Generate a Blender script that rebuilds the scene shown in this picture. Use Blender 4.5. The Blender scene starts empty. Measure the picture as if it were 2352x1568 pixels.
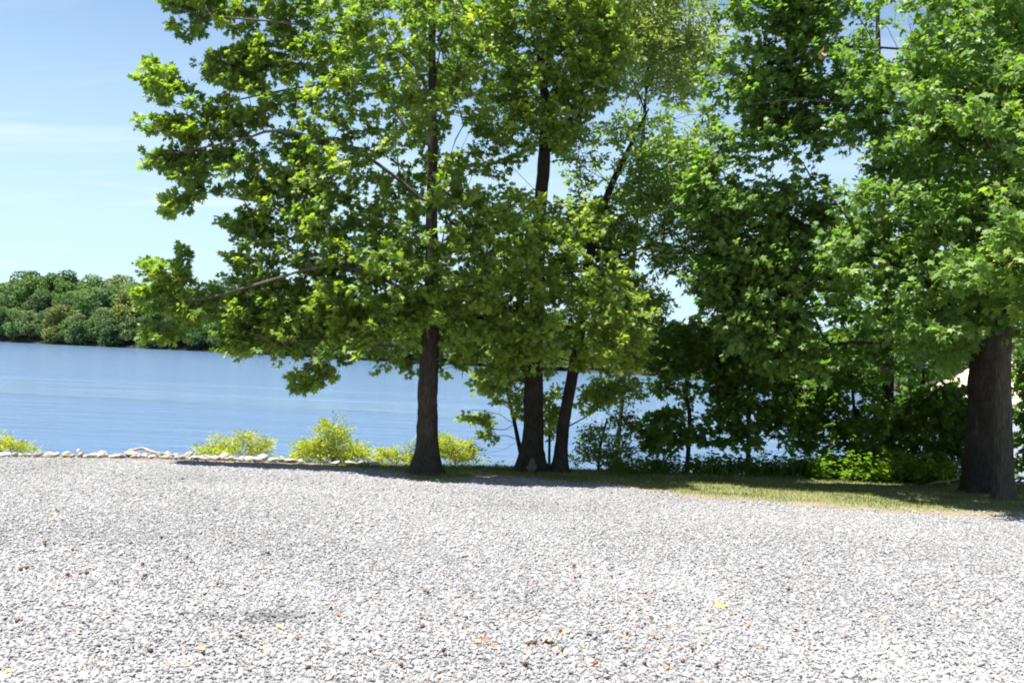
import bpy, math, random
import numpy as np
from mathutils import Matrix, Vector

rng = np.random.default_rng(7)
random.seed(7)
R_ = math.radians
scene = bpy.context.scene
COL = scene.collection

# ------------------------------------------------------------------ camera
EYE = 1.7
F = 2307.0                       # focal length in units of a 2352-wide picture
PITCH, ROLL = R_(0.536), R_(2.3)
cam_d = bpy.data.cameras.new("camera")
cam_d.sensor_width = 36.0
cam_d.lens = 36.0 * F / 2352.0
cam_d.clip_start = 0.05
cam_d.clip_end = 3000.0
cam = bpy.data.objects.new("camera", cam_d)
COL.objects.link(cam)
ROT = Matrix.Rotation(R_(90) + PITCH, 3, 'X') @ Matrix.Rotation(ROLL, 3, 'Z')
cam.matrix_world = Matrix.Translation((0, 0, EYE)) @ ROT.to_4x4()
scene.camera = cam
ROTN = np.array(ROT)

# ------------------------------------------------------------------ sky
SUN_EL, SUN_AZ = R_(72.5), R_(-100.0)
world = bpy.data.worlds.new("World")
scene.world = world
world.use_nodes = True
nt = world.node_tree
nt.nodes.clear()


def N(tree, typ, **kw):
    n = tree.nodes.new(typ)
    for k, v in kw.items():
        setattr(n, k, v)
    return n


def L(tree, a, b):
    tree.links.new(a, b)


def M2(tree, op, a, b=None, clamp=False):
    n = N(tree, 'ShaderNodeMath', operation=op, use_clamp=clamp)
    for i, v in enumerate((a, b)):
        if v is None:
            continue
        if isinstance(v, (int, float)):
            n.inputs[i].default_value = v
        else:
            L(tree, v, n.inputs[i])
    return n.outputs[0]


sky = N(nt, 'ShaderNodeTexSky', sky_type='NISHITA', sun_disc=False, sun_elevation=SUN_EL,
        sun_rotation=SUN_AZ % (2 * math.pi), air_density=0.85, dust_density=0.0, ozone_density=1.3)
tc = N(nt, 'ShaderNodeTexCoord')
sep = N(nt, 'ShaderNodeSeparateXYZ')
L(nt, tc.outputs['Generated'], sep.inputs[0])
zz = M2(nt, 'MAXIMUM', sep.outputs[2], 0.0)
zc = M2(nt, 'ADD', zz, 0.12)
cx = M2(nt, 'DIVIDE', sep.outputs[0], zc)
cy = M2(nt, 'DIVIDE', sep.outputs[1], zc)
comb = N(nt, 'ShaderNodeCombineXYZ')
L(nt, cx, comb.inputs[0])
L(nt, cy, comb.inputs[1])
mp = N(nt, 'ShaderNodeMapping')
mp.inputs['Rotation'].default_value = (0, 0, R_(58))
mp.inputs['Scale'].default_value = (0.42, 1.7, 1)
mp.inputs['Location'].default_value = (5.3, 2.9, 0)
L(nt, comb.outputs[0], mp.inputs[0])
nz = N(nt, 'ShaderNodeTexNoise')
nz.inputs['Scale'].default_value = 1.15
nz.inputs['Detail'].default_value = 9
nz.inputs['Roughness'].default_value = 0.55
nz.inputs['Distortion'].default_value = 0.9
L(nt, mp.outputs[0], nz.inputs[0])
cr = N(nt, 'ShaderNodeValToRGB')
cr.color_ramp.elements[0].position = 0.51
cr.color_ramp.elements[0].color = (0, 0, 0, 1)
cr.color_ramp.elements[1].position = 0.72
cr.color_ramp.elements[1].color = (0.5, 0.5, 0.5, 1)
L(nt, nz.outputs[0], cr.inputs[0])
mixc = N(nt, 'ShaderNodeMix', data_type='RGBA')
L(nt, cr.outputs[0], mixc.inputs[0])
low = N(nt, 'ShaderNodeMapRange', interpolation_type='SMOOTHSTEP')
L(nt, sep.outputs[2], low.inputs[0])
low.inputs[1].default_value, low.inputs[2].default_value = -0.02, 0.42
low.inputs[3].default_value, low.inputs[4].default_value = 0.9, 0.0
pale = N(nt, 'ShaderNodeMix', data_type='RGBA')
L(nt, low.outputs[0], pale.inputs[0])
L(nt, sky.outputs[0], pale.inputs[6])
pale.inputs[7].default_value = (3.7, 5.1, 5.9, 1)
L(nt, pale.outputs[2], mixc.inputs[6])
mixc.inputs[7].default_value = (5.4, 5.7, 6.0, 1)
bg = N(nt, 'ShaderNodeBackground')
bg.inputs['Strength'].default_value = 0.06
L(nt, mixc.outputs[2], bg.inputs[0])
wo = N(nt, 'ShaderNodeOutputWorld')
L(nt, bg.outputs[0], wo.inputs[0])

sun_d = bpy.data.lights.new("sun", 'SUN')
sun_d.energy = 4.9
sun_d.angle = R_(0.53)
sun_d.color = (1.0, 0.955, 0.88)
sun = bpy.data.objects.new("sun", sun_d)
COL.objects.link(sun)
sv = Vector((math.sin(SUN_AZ) * math.cos(SUN_EL), math.cos(SUN_AZ) * math.cos(SUN_EL), math.sin(SUN_EL)))
sun.rotation_euler = sv.to_track_quat('Z', 'Y').to_euler()
sun.location = (0, -10, 30)

scene.view_settings.view_transform = 'Standard'
scene.view_settings.look = 'None'
scene.view_settings.gamma = 1
scene.view_settings.exposure = 1.65
scene.view_settings.use_curve_mapping = False
scene.cycles.filter_width = 1.95
scene.cycles.max_bounces = 8
scene.cycles.transmission_bounces = 6
scene.cycles.use_denoising = True

# ------------------------------------------------------------------ picture measure -> place
def ray(x, y):
    d = ROTN @ np.array([(x - 1176.0) / F, -(y - 784.0) / F, -1.0])
    return d


def P(x, y, Y):
    d = ray(x, y)
    return np.array([0, 0, EYE]) + d * (Y / d[1])


SL = 0.03                        # the lot falls gently towards the lake


def G(x, y, z=None):
    d = ray(x, y)
    t = EYE / (-d[2] - SL * d[1]) if z is None else (z - EYE) / d[2]
    return np.array([0, 0, EYE]) + d * t


WATER = -2.4

# ------------------------------------------------------------------ helpers
def mesh_np(name, V, faces, attrs=None, smooth=False, mats=()):
    """V (n,3); faces: list of int arrays (m,k)."""
    me = bpy.data.meshes.new(name)
    V = np.asarray(V, dtype=np.float32)
    faces = [np.asarray(f, dtype=np.int32) for f in faces if len(f)]
    me.vertices.add(len(V))
    me.vertices.foreach_set('co', V.ravel())
    if faces:
        loops = np.concatenate([f.ravel() for f in faces])
        starts, s = [], 0
        for f in faces:
            starts.append(s + np.arange(len(f), dtype=np.int32) * f.shape[1])
            s += f.size
        starts = np.concatenate(starts).astype(np.int32)
        me.loops.add(len(loops))
        me.loops.foreach_set('vertex_index', loops)
        me.polygons.add(len(starts))
        me.polygons.foreach_set('loop_start', starts)
        if smooth:
            me.polygons.foreach_set('use_smooth', np.ones(len(starts), dtype=bool))
    for k, a in (attrs or {}).items():
        a = np.asarray(a, dtype=np.float32)
        if a.ndim == 1:
            at = me.attributes.new(k, 'FLOAT', 'POINT')
            at.data.foreach_set('value', a)
        else:
            at = me.attributes.new(k, 'FLOAT_VECTOR', 'POINT')
            at.data.foreach_set('vector', a.ravel())
    me.update(calc_edges=True)
    for m in mats:
        me.materials.append(m)
    return me


def link(name, me, parent=None, loc=None, label=None, cat=None, group=None, kind=None):
    o = bpy.data.objects.new(name, me)
    COL.objects.link(o)
    if loc is not None:
        o.location = loc
    if parent is not None:
        o.parent = parent
    if label:
        o['label'] = label
    if cat:
        o['category'] = cat
    if group:
        o['group'] = group
    if kind:
        o['kind'] = kind
    return o


def smoothline(pts, step=0.2):
    """Catmull-Rom through rows (x,y,z,r)."""
    pts = np.asarray(pts, float)
    p = np.vstack([2 * pts[0] - pts[1], pts, 2 * pts[-1] - pts[-2]])
    out = []
    for i in range(1, len(p) - 2):
        n = max(2, int(np.linalg.norm(p[i + 1][:3] - p[i][:3]) / step))
        t = np.linspace(0, 1, n, endpoint=False)[:, None]
        a, b, c, d = p[i - 1], p[i], p[i + 1], p[i + 2]
        out.append(0.5 * (2 * b + (c - a) * t + (2 * a - 5 * b + 4 * c - d) * t ** 2 + (3 * b - a - 3 * c + d) * t ** 3))
    out.append(p[-2][None])
    return np.vstack(out)


def frames(pts):
    t = np.gradient(pts, axis=0)
    t /= np.linalg.norm(t, axis=1)[:, None] + 1e-9
    ref = np.where(np.abs(t[:, 2:3]) > 0.9, np.array([[1.0, 0, 0]]), np.array([[0, 0, 1.0]]))
    if np.abs(t[0, 2]) > 0.6:
        ref = np.tile(np.array([[1.0, 0.1, 0]]), (len(t), 1))
    u = np.cross(t, ref)
    u /= np.linalg.norm(u, axis=1)[:, None] + 1e-9
    v = np.cross(t, u)
    return u, v


class Tubes:
    def __init__(self):
        self.V, self.Q, self.n = [], [], 0

    def add(self, pts, rad, sides=5, mod=None):
        pts = np.asarray(pts, float)
        rad = np.asarray(rad, float)
        u, v = frames(pts)
        a = np.arange(sides) * 2 * math.pi / sides
        ca, sa = np.cos(a), np.sin(a)
        r = rad[:, None] * np.ones(sides)
        if mod is not None:
            r = r * mod
        V = pts[:, None, :] + r[:, :, None] * (u[:, None, :] * ca[None, :, None] + v[:, None, :] * sa[None, :, None])
        m = len(pts)
        idx = self.n + np.arange(m * sides).reshape(m, sides)
        q = np.stack([idx[:-1], np.roll(idx[:-1], -1, 1), np.roll(idx[1:], -1, 1), idx[1:]], -1).reshape(-1, 4)
        self.V.append(V.reshape(-1, 3))
        self.Q.append(q)
        self.n += m * sides

    def mesh(self, name, mat, smooth=True):
        if not self.V:
            return None
        return mesh_np(name, np.vstack(self.V), [np.vstack(self.Q)], smooth=smooth, mats=[mat])


def inside(poly, x, y):
    poly = np.asarray(poly, float)
    res = np.zeros(len(x), bool)
    j = len(poly) - 1
    for i in range(len(poly)):
        xi, yi = poly[i]
        xj, yj = poly[j]
        c = ((yi > y) != (yj > y)) & (x < (xj - xi) * (y - yi) / (yj - yi + 1e-12) + xi)
        res ^= c
        j = i
    return res


def poly_area(p):
    p = np.asarray(p, float)
    return abs(0.5 * np.sum(p[:, 0] * np.roll(p[:, 1], -1) - p[:, 1] * np.roll(p[:, 0], -1)))


def sample_poly(p, n):
    p = np.asarray(p, float)
    lo, hi = p.min(0), p.max(0)
    out = np.zeros((0, 2))
    while len(out) < n:
        q = lo + rng.random((n * 3 + 20, 2)) * (hi - lo)
        out = np.vstack([out, q[inside(p, q[:, 0], q[:, 1])]])
    return out[:n]


def vnoise(p, seed=0):
    """smooth value noise on rows of p."""
    p = np.asarray(p, float)
    i = np.floor(p).astype(np.int64)
    f = p - i
    f = f * f * (3 - 2 * f)

    def h(a):
        n = a[:, 0] * 374761393 + a[:, 1] * 668265263 + (a[:, 2] * 2147483647 if a.shape[1] > 2 else 0) + seed * 974634777
        n = (n ^ (n >> 13)) * 1274126177
        n = n ^ (n >> 16)
        return (n & 0xffff) / 65535.0
    d = p.shape[1]
    res = 0
    for c in range(2 ** d):
        off = np.array([(c >> k) & 1 for k in range(d)])
        w = np.prod(np.where(off == 1, f, 1 - f), axis=1)
        res = res + w * h(i + off)
    return res


# ------------------------------------------------------------------ materials
def mat(name):
    m = bpy.data.materials.new(name)
    m.use_nodes = True
    t = m.node_tree
    b = t.nodes['Principled BSDF']
    return m, t, b


def ramp(t, fac, stops):
    r = N(t, 'ShaderNodeValToRGB')
    e = r.color_ramp.elements
    while len(e) < len(stops):
        e.new(0.5)
    for i, (p, c) in enumerate(stops):
        e[i].position = p
        e[i].color = (*c, 1)
    L(t, fac, r.inputs[0])
    return r.outputs[0]


def noise(t, scale, detail=4, rough=0.55, vec=None, dist=0.0):
    n = N(t, 'ShaderNodeTexNoise')
    n.inputs['Scale'].default_value = scale
    n.inputs['Detail'].default_value = detail
    n.inputs['Roughness'].default_value = rough
    n.inputs['Distortion'].default_value = dist
    if vec is not None:
        L(t, vec, n.inputs['Vector'])
    return n.outputs[0]


def pos(t, scale=(1, 1, 1), obj=False):
    g = N(t, 'ShaderNodeTexCoord').outputs['Object'] if obj else N(t, 'ShaderNodeNewGeometry').outputs['Position']
    m = N(t, 'ShaderNodeMapping')
    m.inputs['Scale'].default_value = scale
    L(t, g, m.inputs[0])
    return m.outputs[0]


def bump(t, b, h, strength, dist=0.02):
    n = N(t, 'ShaderNodeBump')
    n.inputs['Strength'].default_value = strength
    n.inputs['Distance'].default_value = dist
    L(t, h, n.inputs['Height'])
    L(t, n.outputs[0], b.inputs['Normal'])


def mix(t, f, a, b):
    n = N(t, 'ShaderNodeMix', data_type='RGBA')
    for k, v in ((0, f), (6, a), (7, b)):
        if isinstance(v, (int, float)):
            n.inputs[k].default_value = v
        elif isinstance(v, tuple):
            n.inputs[k].default_value = (*v, 1)
        else:
            L(t, v, n.inputs[k])
    return n.outputs[2]


def attr(t, name, typ='GEOMETRY'):
    a = N(t, 'ShaderNodeAttribute')
    a.attribute_name = name
    a.attribute_type = typ
    return a.outputs['Fac']


def leaf_mat(name, stops, trans_gain=(1.8, 2.05, 0.6), trans=0.42, rough=0.5, spec=0.35):
    m, t, b = mat(name)
    c = ramp(t, attr(t, 'tone'), stops)
    L(t, c, b.inputs['Base Color'])
    b.inputs['Roughness'].default_value = rough
    b.inputs['Specular IOR Level'].default_value = spec
    tr = N(t, 'ShaderNodeBsdfTranslucent')
    vm = N(t, 'ShaderNodeVectorMath', operation='MULTIPLY')
    L(t, c, vm.inputs[0])
    vm.inputs[1].default_value = trans_gain
    L(t, vm.outputs[0], tr.inputs['Color'])
    mx = N(t, 'ShaderNodeMixShader')
    mx.inputs[0].default_value = trans
    L(t, b.outputs[0], mx.inputs[1])
    L(t, tr.outputs[0], mx.inputs[2])
    L(t, mx.outputs[0], t.nodes['Material Output'].inputs[0])
    return m


LEAF_GUM = leaf_mat('sweetgum_leaf', [(0.0, (0.062, 0.115, 0.024)), (0.45, (0.125, 0.195, 0.038)), (0.8, (0.20, 0.27, 0.05)), (1.0, (0.27, 0.32, 0.06))])
LEAF_BIG = leaf_mat('large_sweetgum_leaf', [(0.0, (0.055, 0.115, 0.028)), (0.5, (0.115, 0.20, 0.048)), (0.85, (0.18, 0.265, 0.058)), (1.0, (0.24, 0.30, 0.06))])
LEAF_OAK = leaf_mat('oak_leaf', [(0.0, (0.065, 0.115, 0.028)), (0.5, (0.13, 0.205, 0.045)), (1.0, (0.215, 0.285, 0.07))])
LEAF_PALE = leaf_mat('pale_oak_leaf', [(0.0, (0.085, 0.12, 0.035)), (0.5, (0.14, 0.18, 0.055)), (1.0, (0.21, 0.25, 0.075))])
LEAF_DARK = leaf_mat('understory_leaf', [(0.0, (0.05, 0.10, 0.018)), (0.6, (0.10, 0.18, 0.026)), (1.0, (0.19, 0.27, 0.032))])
LEAF_BUSH = leaf_mat('bank_bush_leaf', [(0.0, (0.17, 0.25, 0.025)), (0.5, (0.29, 0.36, 0.03)), (1.0, (0.42, 0.45, 0.035))], trans_gain=(1.7, 1.6, 0.9))
LEAF_FAR = [leaf_mat('far_leaf_%s' % n, [(0.0, tuple(1.0 * v for v in c)), (1.0, tuple(2.1 * v for v in c))], trans=0.3, trans_gain=(1.6, 1.5, 1.0), rough=0.7, spec=0.2)
            for n, c in (('grey_green', (0.085, 0.125, 0.05)), ('mid_green', (0.07, 0.125, 0.035)), ('olive_green', (0.10, 0.125, 0.035)),
                         ('dark_green', (0.045, 0.085, 0.033)), ('bluish_green', (0.07, 0.115, 0.058)), ('yellow_green', (0.15, 0.20, 0.03)))]


def bark_mat(name, c0, c1, sc=1.0):
    m, t, b = mat(name)
    v = pos(t, (15 * sc, 15 * sc, 1.9 * sc))
    n1 = noise(t, 2.2, 8, 0.7, v, 0.6)
    vo = N(t, 'ShaderNodeTexVoronoi', feature='DISTANCE_TO_EDGE')
    vo.inputs['Scale'].default_value = 2.0
    L(t, v, vo.inputs['Vector'])
    e = M2(t, 'MULTIPLY', M2(t, 'MINIMUM', vo.outputs['Distance'], 0.25), 4.0)
    h = M2(t, 'ADD', M2(t, 'MULTIPLY', e, 0.25), M2(t, 'MULTIPLY', n1, 0.75))
    lich = ramp(t, noise(t, 3.2, 5, 0.65, pos(t)), [(0.5, (0, 0, 0)), (0.7, (0.55, 0.55, 0.55))])
    L(t, mix(t, lich, ramp(t, h, [(0.2, c0), (0.75, c1)]), tuple(1.25 * v + 0.012 for v in c1)), b.inputs['Base Color'])
    b.inputs['Roughness'].default_value = 0.9
    b.inputs['Specular IOR Level'].default_value = 0.2
    bump(t, b, h, 0.9, 0.03)
    return m


BARK = bark_mat('grey_brown_bark', (0.016, 0.013, 0.010), (0.075, 0.062, 0.048))
BARK_DARK = bark_mat('dark_bark', (0.012, 0.010, 0.008), (0.052, 0.043, 0.035))
BARK_GREY = bark_mat('grey_bark', (0.032, 0.028, 0.022), (0.125, 0.11, 0.088))
BARK_LIGHT = bark_mat('pale_limb_bark', (0.04, 0.034, 0.027), (0.16, 0.14, 0.115), 1.5)

# gravel sheet under the loose stones
GRAVEL_SHEET, t, b = mat('fine_gravel')
v = pos(t)
vo = N(t, 'ShaderNodeTexVoronoi', feature='F1')
vo.inputs['Scale'].default_value = 48
L(t, v, vo.inputs['Vector'])
sepc = N(t, 'ShaderNodeSeparateColor')
L(t, vo.outputs['Color'], sepc.inputs[0])
c = ramp(t, sepc.outputs[0], [(0, (0.193, 0.191, 0.188)), (0.5, (0.266, 0.263, 0.259)), (1, (0.331, 0.327, 0.320))])
L(t, mix(t, M2(t, 'MULTIPLY', noise(t, 0.7, 5, 0.6, v), 0.35), c, (0.277, 0.271, 0.260)), b.inputs['Base Color'])
b.inputs['Roughness'].default_value = 0.9
h = M2(t, 'SUBTRACT', 1.0, M2(t, 'MULTIPLY', vo.outputs['Distance'], 1.4))
bump(t, b, h, 1.0, 0.02)

STONE, t, b = mat('limestone_chip')
tone = attr(t, 'tone', 'INSTANCER')
c = ramp(t, tone, [(0.0, (0.12, 0.121, 0.125)), (0.2, (0.215, 0.216, 0.221)), (0.55, (0.272, 0.273, 0.278)), (0.93, (0.325, 0.326, 0.328)), (0.96, (0.34, 0.275, 0.21)), (1.0, (0.32, 0.215, 0.15))])
L(t, c, b.inputs['Base Color'])
b.inputs['Roughness'].default_value = 0.85

ROCK, t, b = mat('riprap_rock')
v = pos(t)
n1 = noise(t, 9, 8, 0.65, v)
n2 = noise(t, 2.2, 3, 0.5, v)
c = ramp(t, n1, [(0.25, (0.22, 0.205, 0.19)), (0.5, (0.38, 0.36, 0.335)), (0.8, (0.50, 0.485, 0.46))])
oi = N(t, 'ShaderNodeObjectInfo').outputs['Random']
c = mix(t, M2(t, 'MULTIPLY', n2, 0.5), c, (0.40, 0.32, 0.25))
L(t, mix(t, ramp(t, oi, [(0.45, (0, 0, 0)), (1.0, (0.65, 0.65, 0.65))]), c, (0.13, 0.125, 0.12)), b.inputs['Base Color'])
b.inputs['Roughness'].default_value = 0.9
bump(t, b, n1, 0.8, 0.03)

DIRT, t, b = mat('bank_dirt')
v = pos(t)
n1 = noise(t, 6, 8, 0.65, v)
L(t, ramp(t, n1, [(0.25, (0.17, 0.115, 0.07)), (0.55, (0.29, 0.21, 0.135)), (0.8, (0.40, 0.315, 0.225))]), b.inputs['Base Color'])
b.inputs['Roughness'].default_value = 0.95
bump(t, b, noise(t, 30, 6, 0.6, v), 0.8, 0.02)

LAWN, t, b = mat('dry_lawn')
v = pos(t)
n1 = noise(t, 1.6, 6, 0.6, v)
n2 = noise(t, 16, 6, 0.7, v)
e = attr(t, 'edge')
g = ramp(t, n2, [(0.25, (0.06, 0.08, 0.02)), (0.5, (0.12, 0.135, 0.045)), (0.75, (0.21, 0.19, 0.085))])
d = ramp(t, n2, [(0.25, (0.12, 0.088, 0.055)), (0.6, (0.225, 0.175, 0.115)), (0.85, (0.31, 0.25, 0.175))])
f = ramp(t, M2(t, 'ADD', M2(t, 'MULTIPLY', e, 1.0), M2(t, 'MULTIPLY', M2(t, 'SUBTRACT', n1, 0.5), 2.6)), [(0.35, (0, 0, 0)), (0.62, (1, 1, 1))])
L(t, mix(t, f, g, d), b.inputs['Base Color'])
b.inputs['Roughness'].default_value = 0.95
bump(t, b, n2, 0.7, 0.03)

GRASS = leaf_mat('grass_blade', [(0.0, (0.045, 0.085, 0.016)), (0.45, (0.095, 0.135, 0.027)), (0.75, (0.19, 0.19, 0.06)), (1.0, (0.31, 0.26, 0.12))], trans=0.3, trans_gain=(1.4, 1.4, 0.9), rough=0.6, spec=0.25)
WEED = leaf_mat('weed_blade', [(0.0, (0.05, 0.10, 0.016)), (0.6, (0.12, 0.21, 0.025)), (1.0, (0.20, 0.29, 0.03))], trans=0.4, rough=0.5, spec=0.3)

WATERM, t, b = mat('lake_water')
b.inputs['Base Color'].default_value = (0.09, 0.15, 0.26, 1)
b.inputs['IOR'].default_value = 1.333
v = pos(t)
vs = pos(t, (0.28, 1.0, 1.0))
slick = N(t, 'ShaderNodeTexNoise')
slick.inputs['Scale'].default_value = 0.05
slick.inputs['Detail'].default_value = 4
L(t, pos(t, (0.16, 1.0, 1.0)), slick.inputs['Vector'])
sy = N(t, 'ShaderNodeSeparateXYZ')
L(t, v, sy.inputs[0])
yy = M2(t, 'ADD', sy.outputs[1], M2(t, 'MULTIPLY', M2(t, 'SUBTRACT', slick.outputs[0], 0.5), 70.0))
yy = M2(t, 'ADD', yy, M2(t, 'MULTIPLY', sy.outputs[0], 0.25))
band = M2(t, 'ABSOLUTE', M2(t, 'DIVIDE', M2(t, 'SUBTRACT', yy, 66.0), 20.0))
sl = ramp(t, band, [(0.35, (0.22, 0.22, 0.22)), (1.0, (1, 1, 1))])
w1 = noise(t, 1.5, 6, 0.62, vs)
w2 = noise(t, 9.0, 3, 0.5, vs)
hh = M2(t, 'ADD', w1, M2(t, 'MULTIPLY', w2, 0.2))
hh = M2(t, 'ADD', hh, M2(t, 'MULTIPLY', noise(t, 0.55, 3, 0.5, vs), 1.3))
hh = M2(t, 'MULTIPLY', hh, sl)
b.inputs['Roughness'].default_value = 0.12
bump(t, b, hh, 1.0, 0.16)

SAND, t, b = mat('pale_sand')
v = pos(t)
n1 = noise(t, 0.6, 6, 0.6, v)
L(t, ramp(t, n1, [(0.3, (0.38, 0.29, 0.21)), (0.7, (0.52, 0.43, 0.33))]), b.inputs['Base Color'])
b.inputs['Roughness'].default_value = 0.95

WOODS, t, b = mat('wood_floor')
v = pos(t)
L(t, ramp(t, noise(t, 0.4, 6, 0.6, v), [(0.3, (0.014, 0.016, 0.009)), (0.7, (0.04, 0.036, 0.022))]), b.inputs['Base Color'])
b.inputs['Roughness'].default_value = 1.0

DRIFT = bark_mat('bleached_driftwood', (0.26, 0.19, 0.13), (0.52, 0.43, 0.34), 2.0)
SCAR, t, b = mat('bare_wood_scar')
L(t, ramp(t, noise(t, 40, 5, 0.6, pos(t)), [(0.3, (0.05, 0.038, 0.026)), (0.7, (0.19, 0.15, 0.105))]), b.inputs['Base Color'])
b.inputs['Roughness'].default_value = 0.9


def plain(name, col, rough=0.6, var=0.25):
    m, t, b = mat(name)
    n = noise(t, 30, 4, 0.6, pos(t))
    L(t, ramp(t, n, [(0.3, tuple(v * (1 - var) for v in col)), (0.7, tuple(min(1, v * (1 + var)) for v in col))]), b.inputs['Base Color'])
    b.inputs['Roughness'].default_value = rough
    return m


# ------------------------------------------------------------------ ground lines (from the picture, on the level lot)
def line(pts, z=None):
    q = np.array([G(x, y, z) for x, y in pts])
    return q[np.argsort(q[:, 0])]


EDGE = line([(0, 1045), (330, 1050), (650, 1060), (860, 1066), (1100, 1069), (1450, 1081), (1600, 1086), (2000, 1092), (2352, 1104)])
GRAV = line([(0, 1052), (330, 1058), (560, 1066), (700, 1077), (850, 1085), (905, 1092), (935, 1107), (1060, 1110), (1085, 1100), (1150, 1098),
             (1250, 1106), (1290, 1113), (1400, 1117), (1500, 1133), (1600, 1147), (1850, 1165), (2050, 1180), (2352, 1192)])


def ext(l):
    a = l[0] + (l[0] - l[1]) / abs(l[0][0] - l[1][0]) * 40 * np.array([1, 0.05, 0])
    b_ = l[-1] + (l[-1] - l[-2]) / abs(l[-1][0] - l[-2][0]) * 40 * np.array([1, 0.05, 0])
    return np.vstack([a, l, b_])


EDGE, GRAV = ext(EDGE), ext(GRAV)


def Ye(x):
    return np.interp(x, EDGE[:, 0], EDGE[:, 1])


def Yg(x):
    return np.interp(x, GRAV[:, 0], GRAV[:, 1])


def ground_z(x, y):
    x, y = np.asarray(x, float), np.asarray(y, float)
    d = np.maximum(0, y - Ye(x))
    return -SL * np.minimum(y, 24.0) - np.minimum(3.4, 0.62 * d * (d / (d + 0.35)))


def grid(xs, ys_fn, nv, zfn, name, mat_, attrs_fn=None):
    """strip mesh between two curves: ys_fn(x) -> (y0, y1)."""
    V = []
    for x in xs:
        y0, y1 = ys_fn(x)
        yy = y0 + (y1 - y0) * np.linspace(0, 1, nv)
        V.append(np.stack([np.full(nv, x), yy, zfn(np.full(nv, x), yy)], 1))
    V = np.array(V)
    n = len(xs)
    idx = np.arange(n * nv).reshape(n, nv)
    q = np.stack([idx[:-1, :-1], idx[1:, :-1], idx[1:, 1:], idx[:-1, 1:]], -1).reshape(-1, 4)
    a = attrs_fn(V.reshape(-1, 3)) if attrs_fn else None
    return mesh_np(name, V.reshape(-1, 3), [q], a, smooth=True, mats=[mat_])


xs = np.arange(-45, 45.01, 0.25)
# base ground: runs under everything, down the bank and on as the lake bed
ys = np.concatenate([np.arange(-40, 10, 2.0), np.arange(10, 25, 0.25), [30, 50, 100, 200, 420]])
Vb = np.array([[(x, y, 0) for y in ys] for x in np.concatenate([[-420, -200, -90], xs, [90, 200, 420]])]).reshape(-1, 3)
Vb[:, 2] = ground_z(Vb[:, 0], Vb[:, 1]) - 0.012
nx, ny = len(xs) + 6, len(ys)
idx = np.arange(nx * ny).reshape(nx, ny)
q = np.stack([idx[:-1, :-1], idx[1:, :-1], idx[1:, 1:], idx[:-1, 1:]], -1).reshape(-1, 4)
link('ground', mesh_np('ground', Vb, [q], smooth=True, mats=[DIRT]), kind='structure', label='bare tan earth of the bank and the lot')
link('lawn', grid(xs, lambda x: (Yg(x) - 0.35, Ye(x) + 0.15), 40, lambda x, y: ground_z(x, y) - 0.004, 'lawn', LAWN,
                  lambda V: {'edge': np.clip(1.0 - (V[:, 1] - Yg(V[:, 0])) / np.where(V[:, 0] < -1.9, 1.0, 1.5), -0.2, 1.15)
                             + np.clip((-2.2 - V[:, 0]) * 0.5, 0, 0.9)}),
     kind='structure', label='dry lawn strip between gravel and lake bank')
link('gravel_lot', grid(xs, lambda x: (-20.0, Yg(x) + 0.05 * math.sin(x * 9.0) + 0.03 * math.sin(x * 31)), 60, lambda x, y: -SL * y + 0.002, 'gravel_lot', GRAVEL_SHEET),
     kind='structure', label='pale grey gravel lot filling the foreground')

# lake
wv = np.array([(-900, 14, WATER), (900, 14, WATER), (900, 900, WATER), (-900, 900, WATER)], float)
link('water', mesh_np('water', wv, [np.array([[0, 1, 2, 3]])], mats=[WATERM]), kind='structure', label='blue rippled lake water')

# far shore
SH = np.array([G(x, y, WATER) for x, y in [(-500, 757), (-200, 775), (0, 785), (490, 808), (1000, 836), (1550, 866), (2217, 911), (2700, 945)]])
SH = np.vstack([SH[0] + (SH[0] - SH[1]) * 1.5, SH, SH[-1] + (SH[-1] - SH[-2]) * 1.2])
shd = np.concatenate([[0], np.cumsum(np.linalg.norm(np.diff(SH[:, :2], axis=0), axis=1))])


def shore(s):
    p = np.array([np.interp(s, shd, SH[:, 0]), np.interp(s, shd, SH[:, 1])])
    d = np.array([np.interp(s + 2, shd, SH[:, 0]), np.interp(s + 2, shd, SH[:, 1])]) - np.array([np.interp(s - 2, shd, SH[:, 0]), np.interp(s - 2, shd, SH[:, 1])])
    d /= np.linalg.norm(d) + 1e-9
    return p, np.array([-d[1], d[0]])


def s_at(x):
    """run along the shore where picture column x meets it."""
    best, bs = 1e9, 0
    for s in np.linspace(0, shd[-1], 900):
        p, _ = shore(s)
        q = np.array([p[0], p[1], WATER - EYE]) @ ROTN
        u = 1176 - F * q[0] / q[2]
        if abs(u - x) < best:
            best, bs = abs(u - x), s
    return bs


S1680 = s_at(1680)
S0, S490, S1480, S2070, S2217, SEND = s_at(0), s_at(520), s_at(1440), s_at(2150), s_at(2230), shd[-1]


def hill_h(s, d):
    top = np.interp(s, [0, S0, S490, S1480, S2070, SEND], [6.8, 6.8, 5.2, 0.9, 3.2, 4.4])
    wid = np.interp(s, [0, S2070 - 14, S2070 + 3, SEND], [34, 30, 16, 14])
    rise = np.clip(d / wid, 0, 1)
    return WATER + 0.25 + np.where(d < 0, -1.2, 0.0) + (top - WATER) * rise * (2 - rise)


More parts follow.
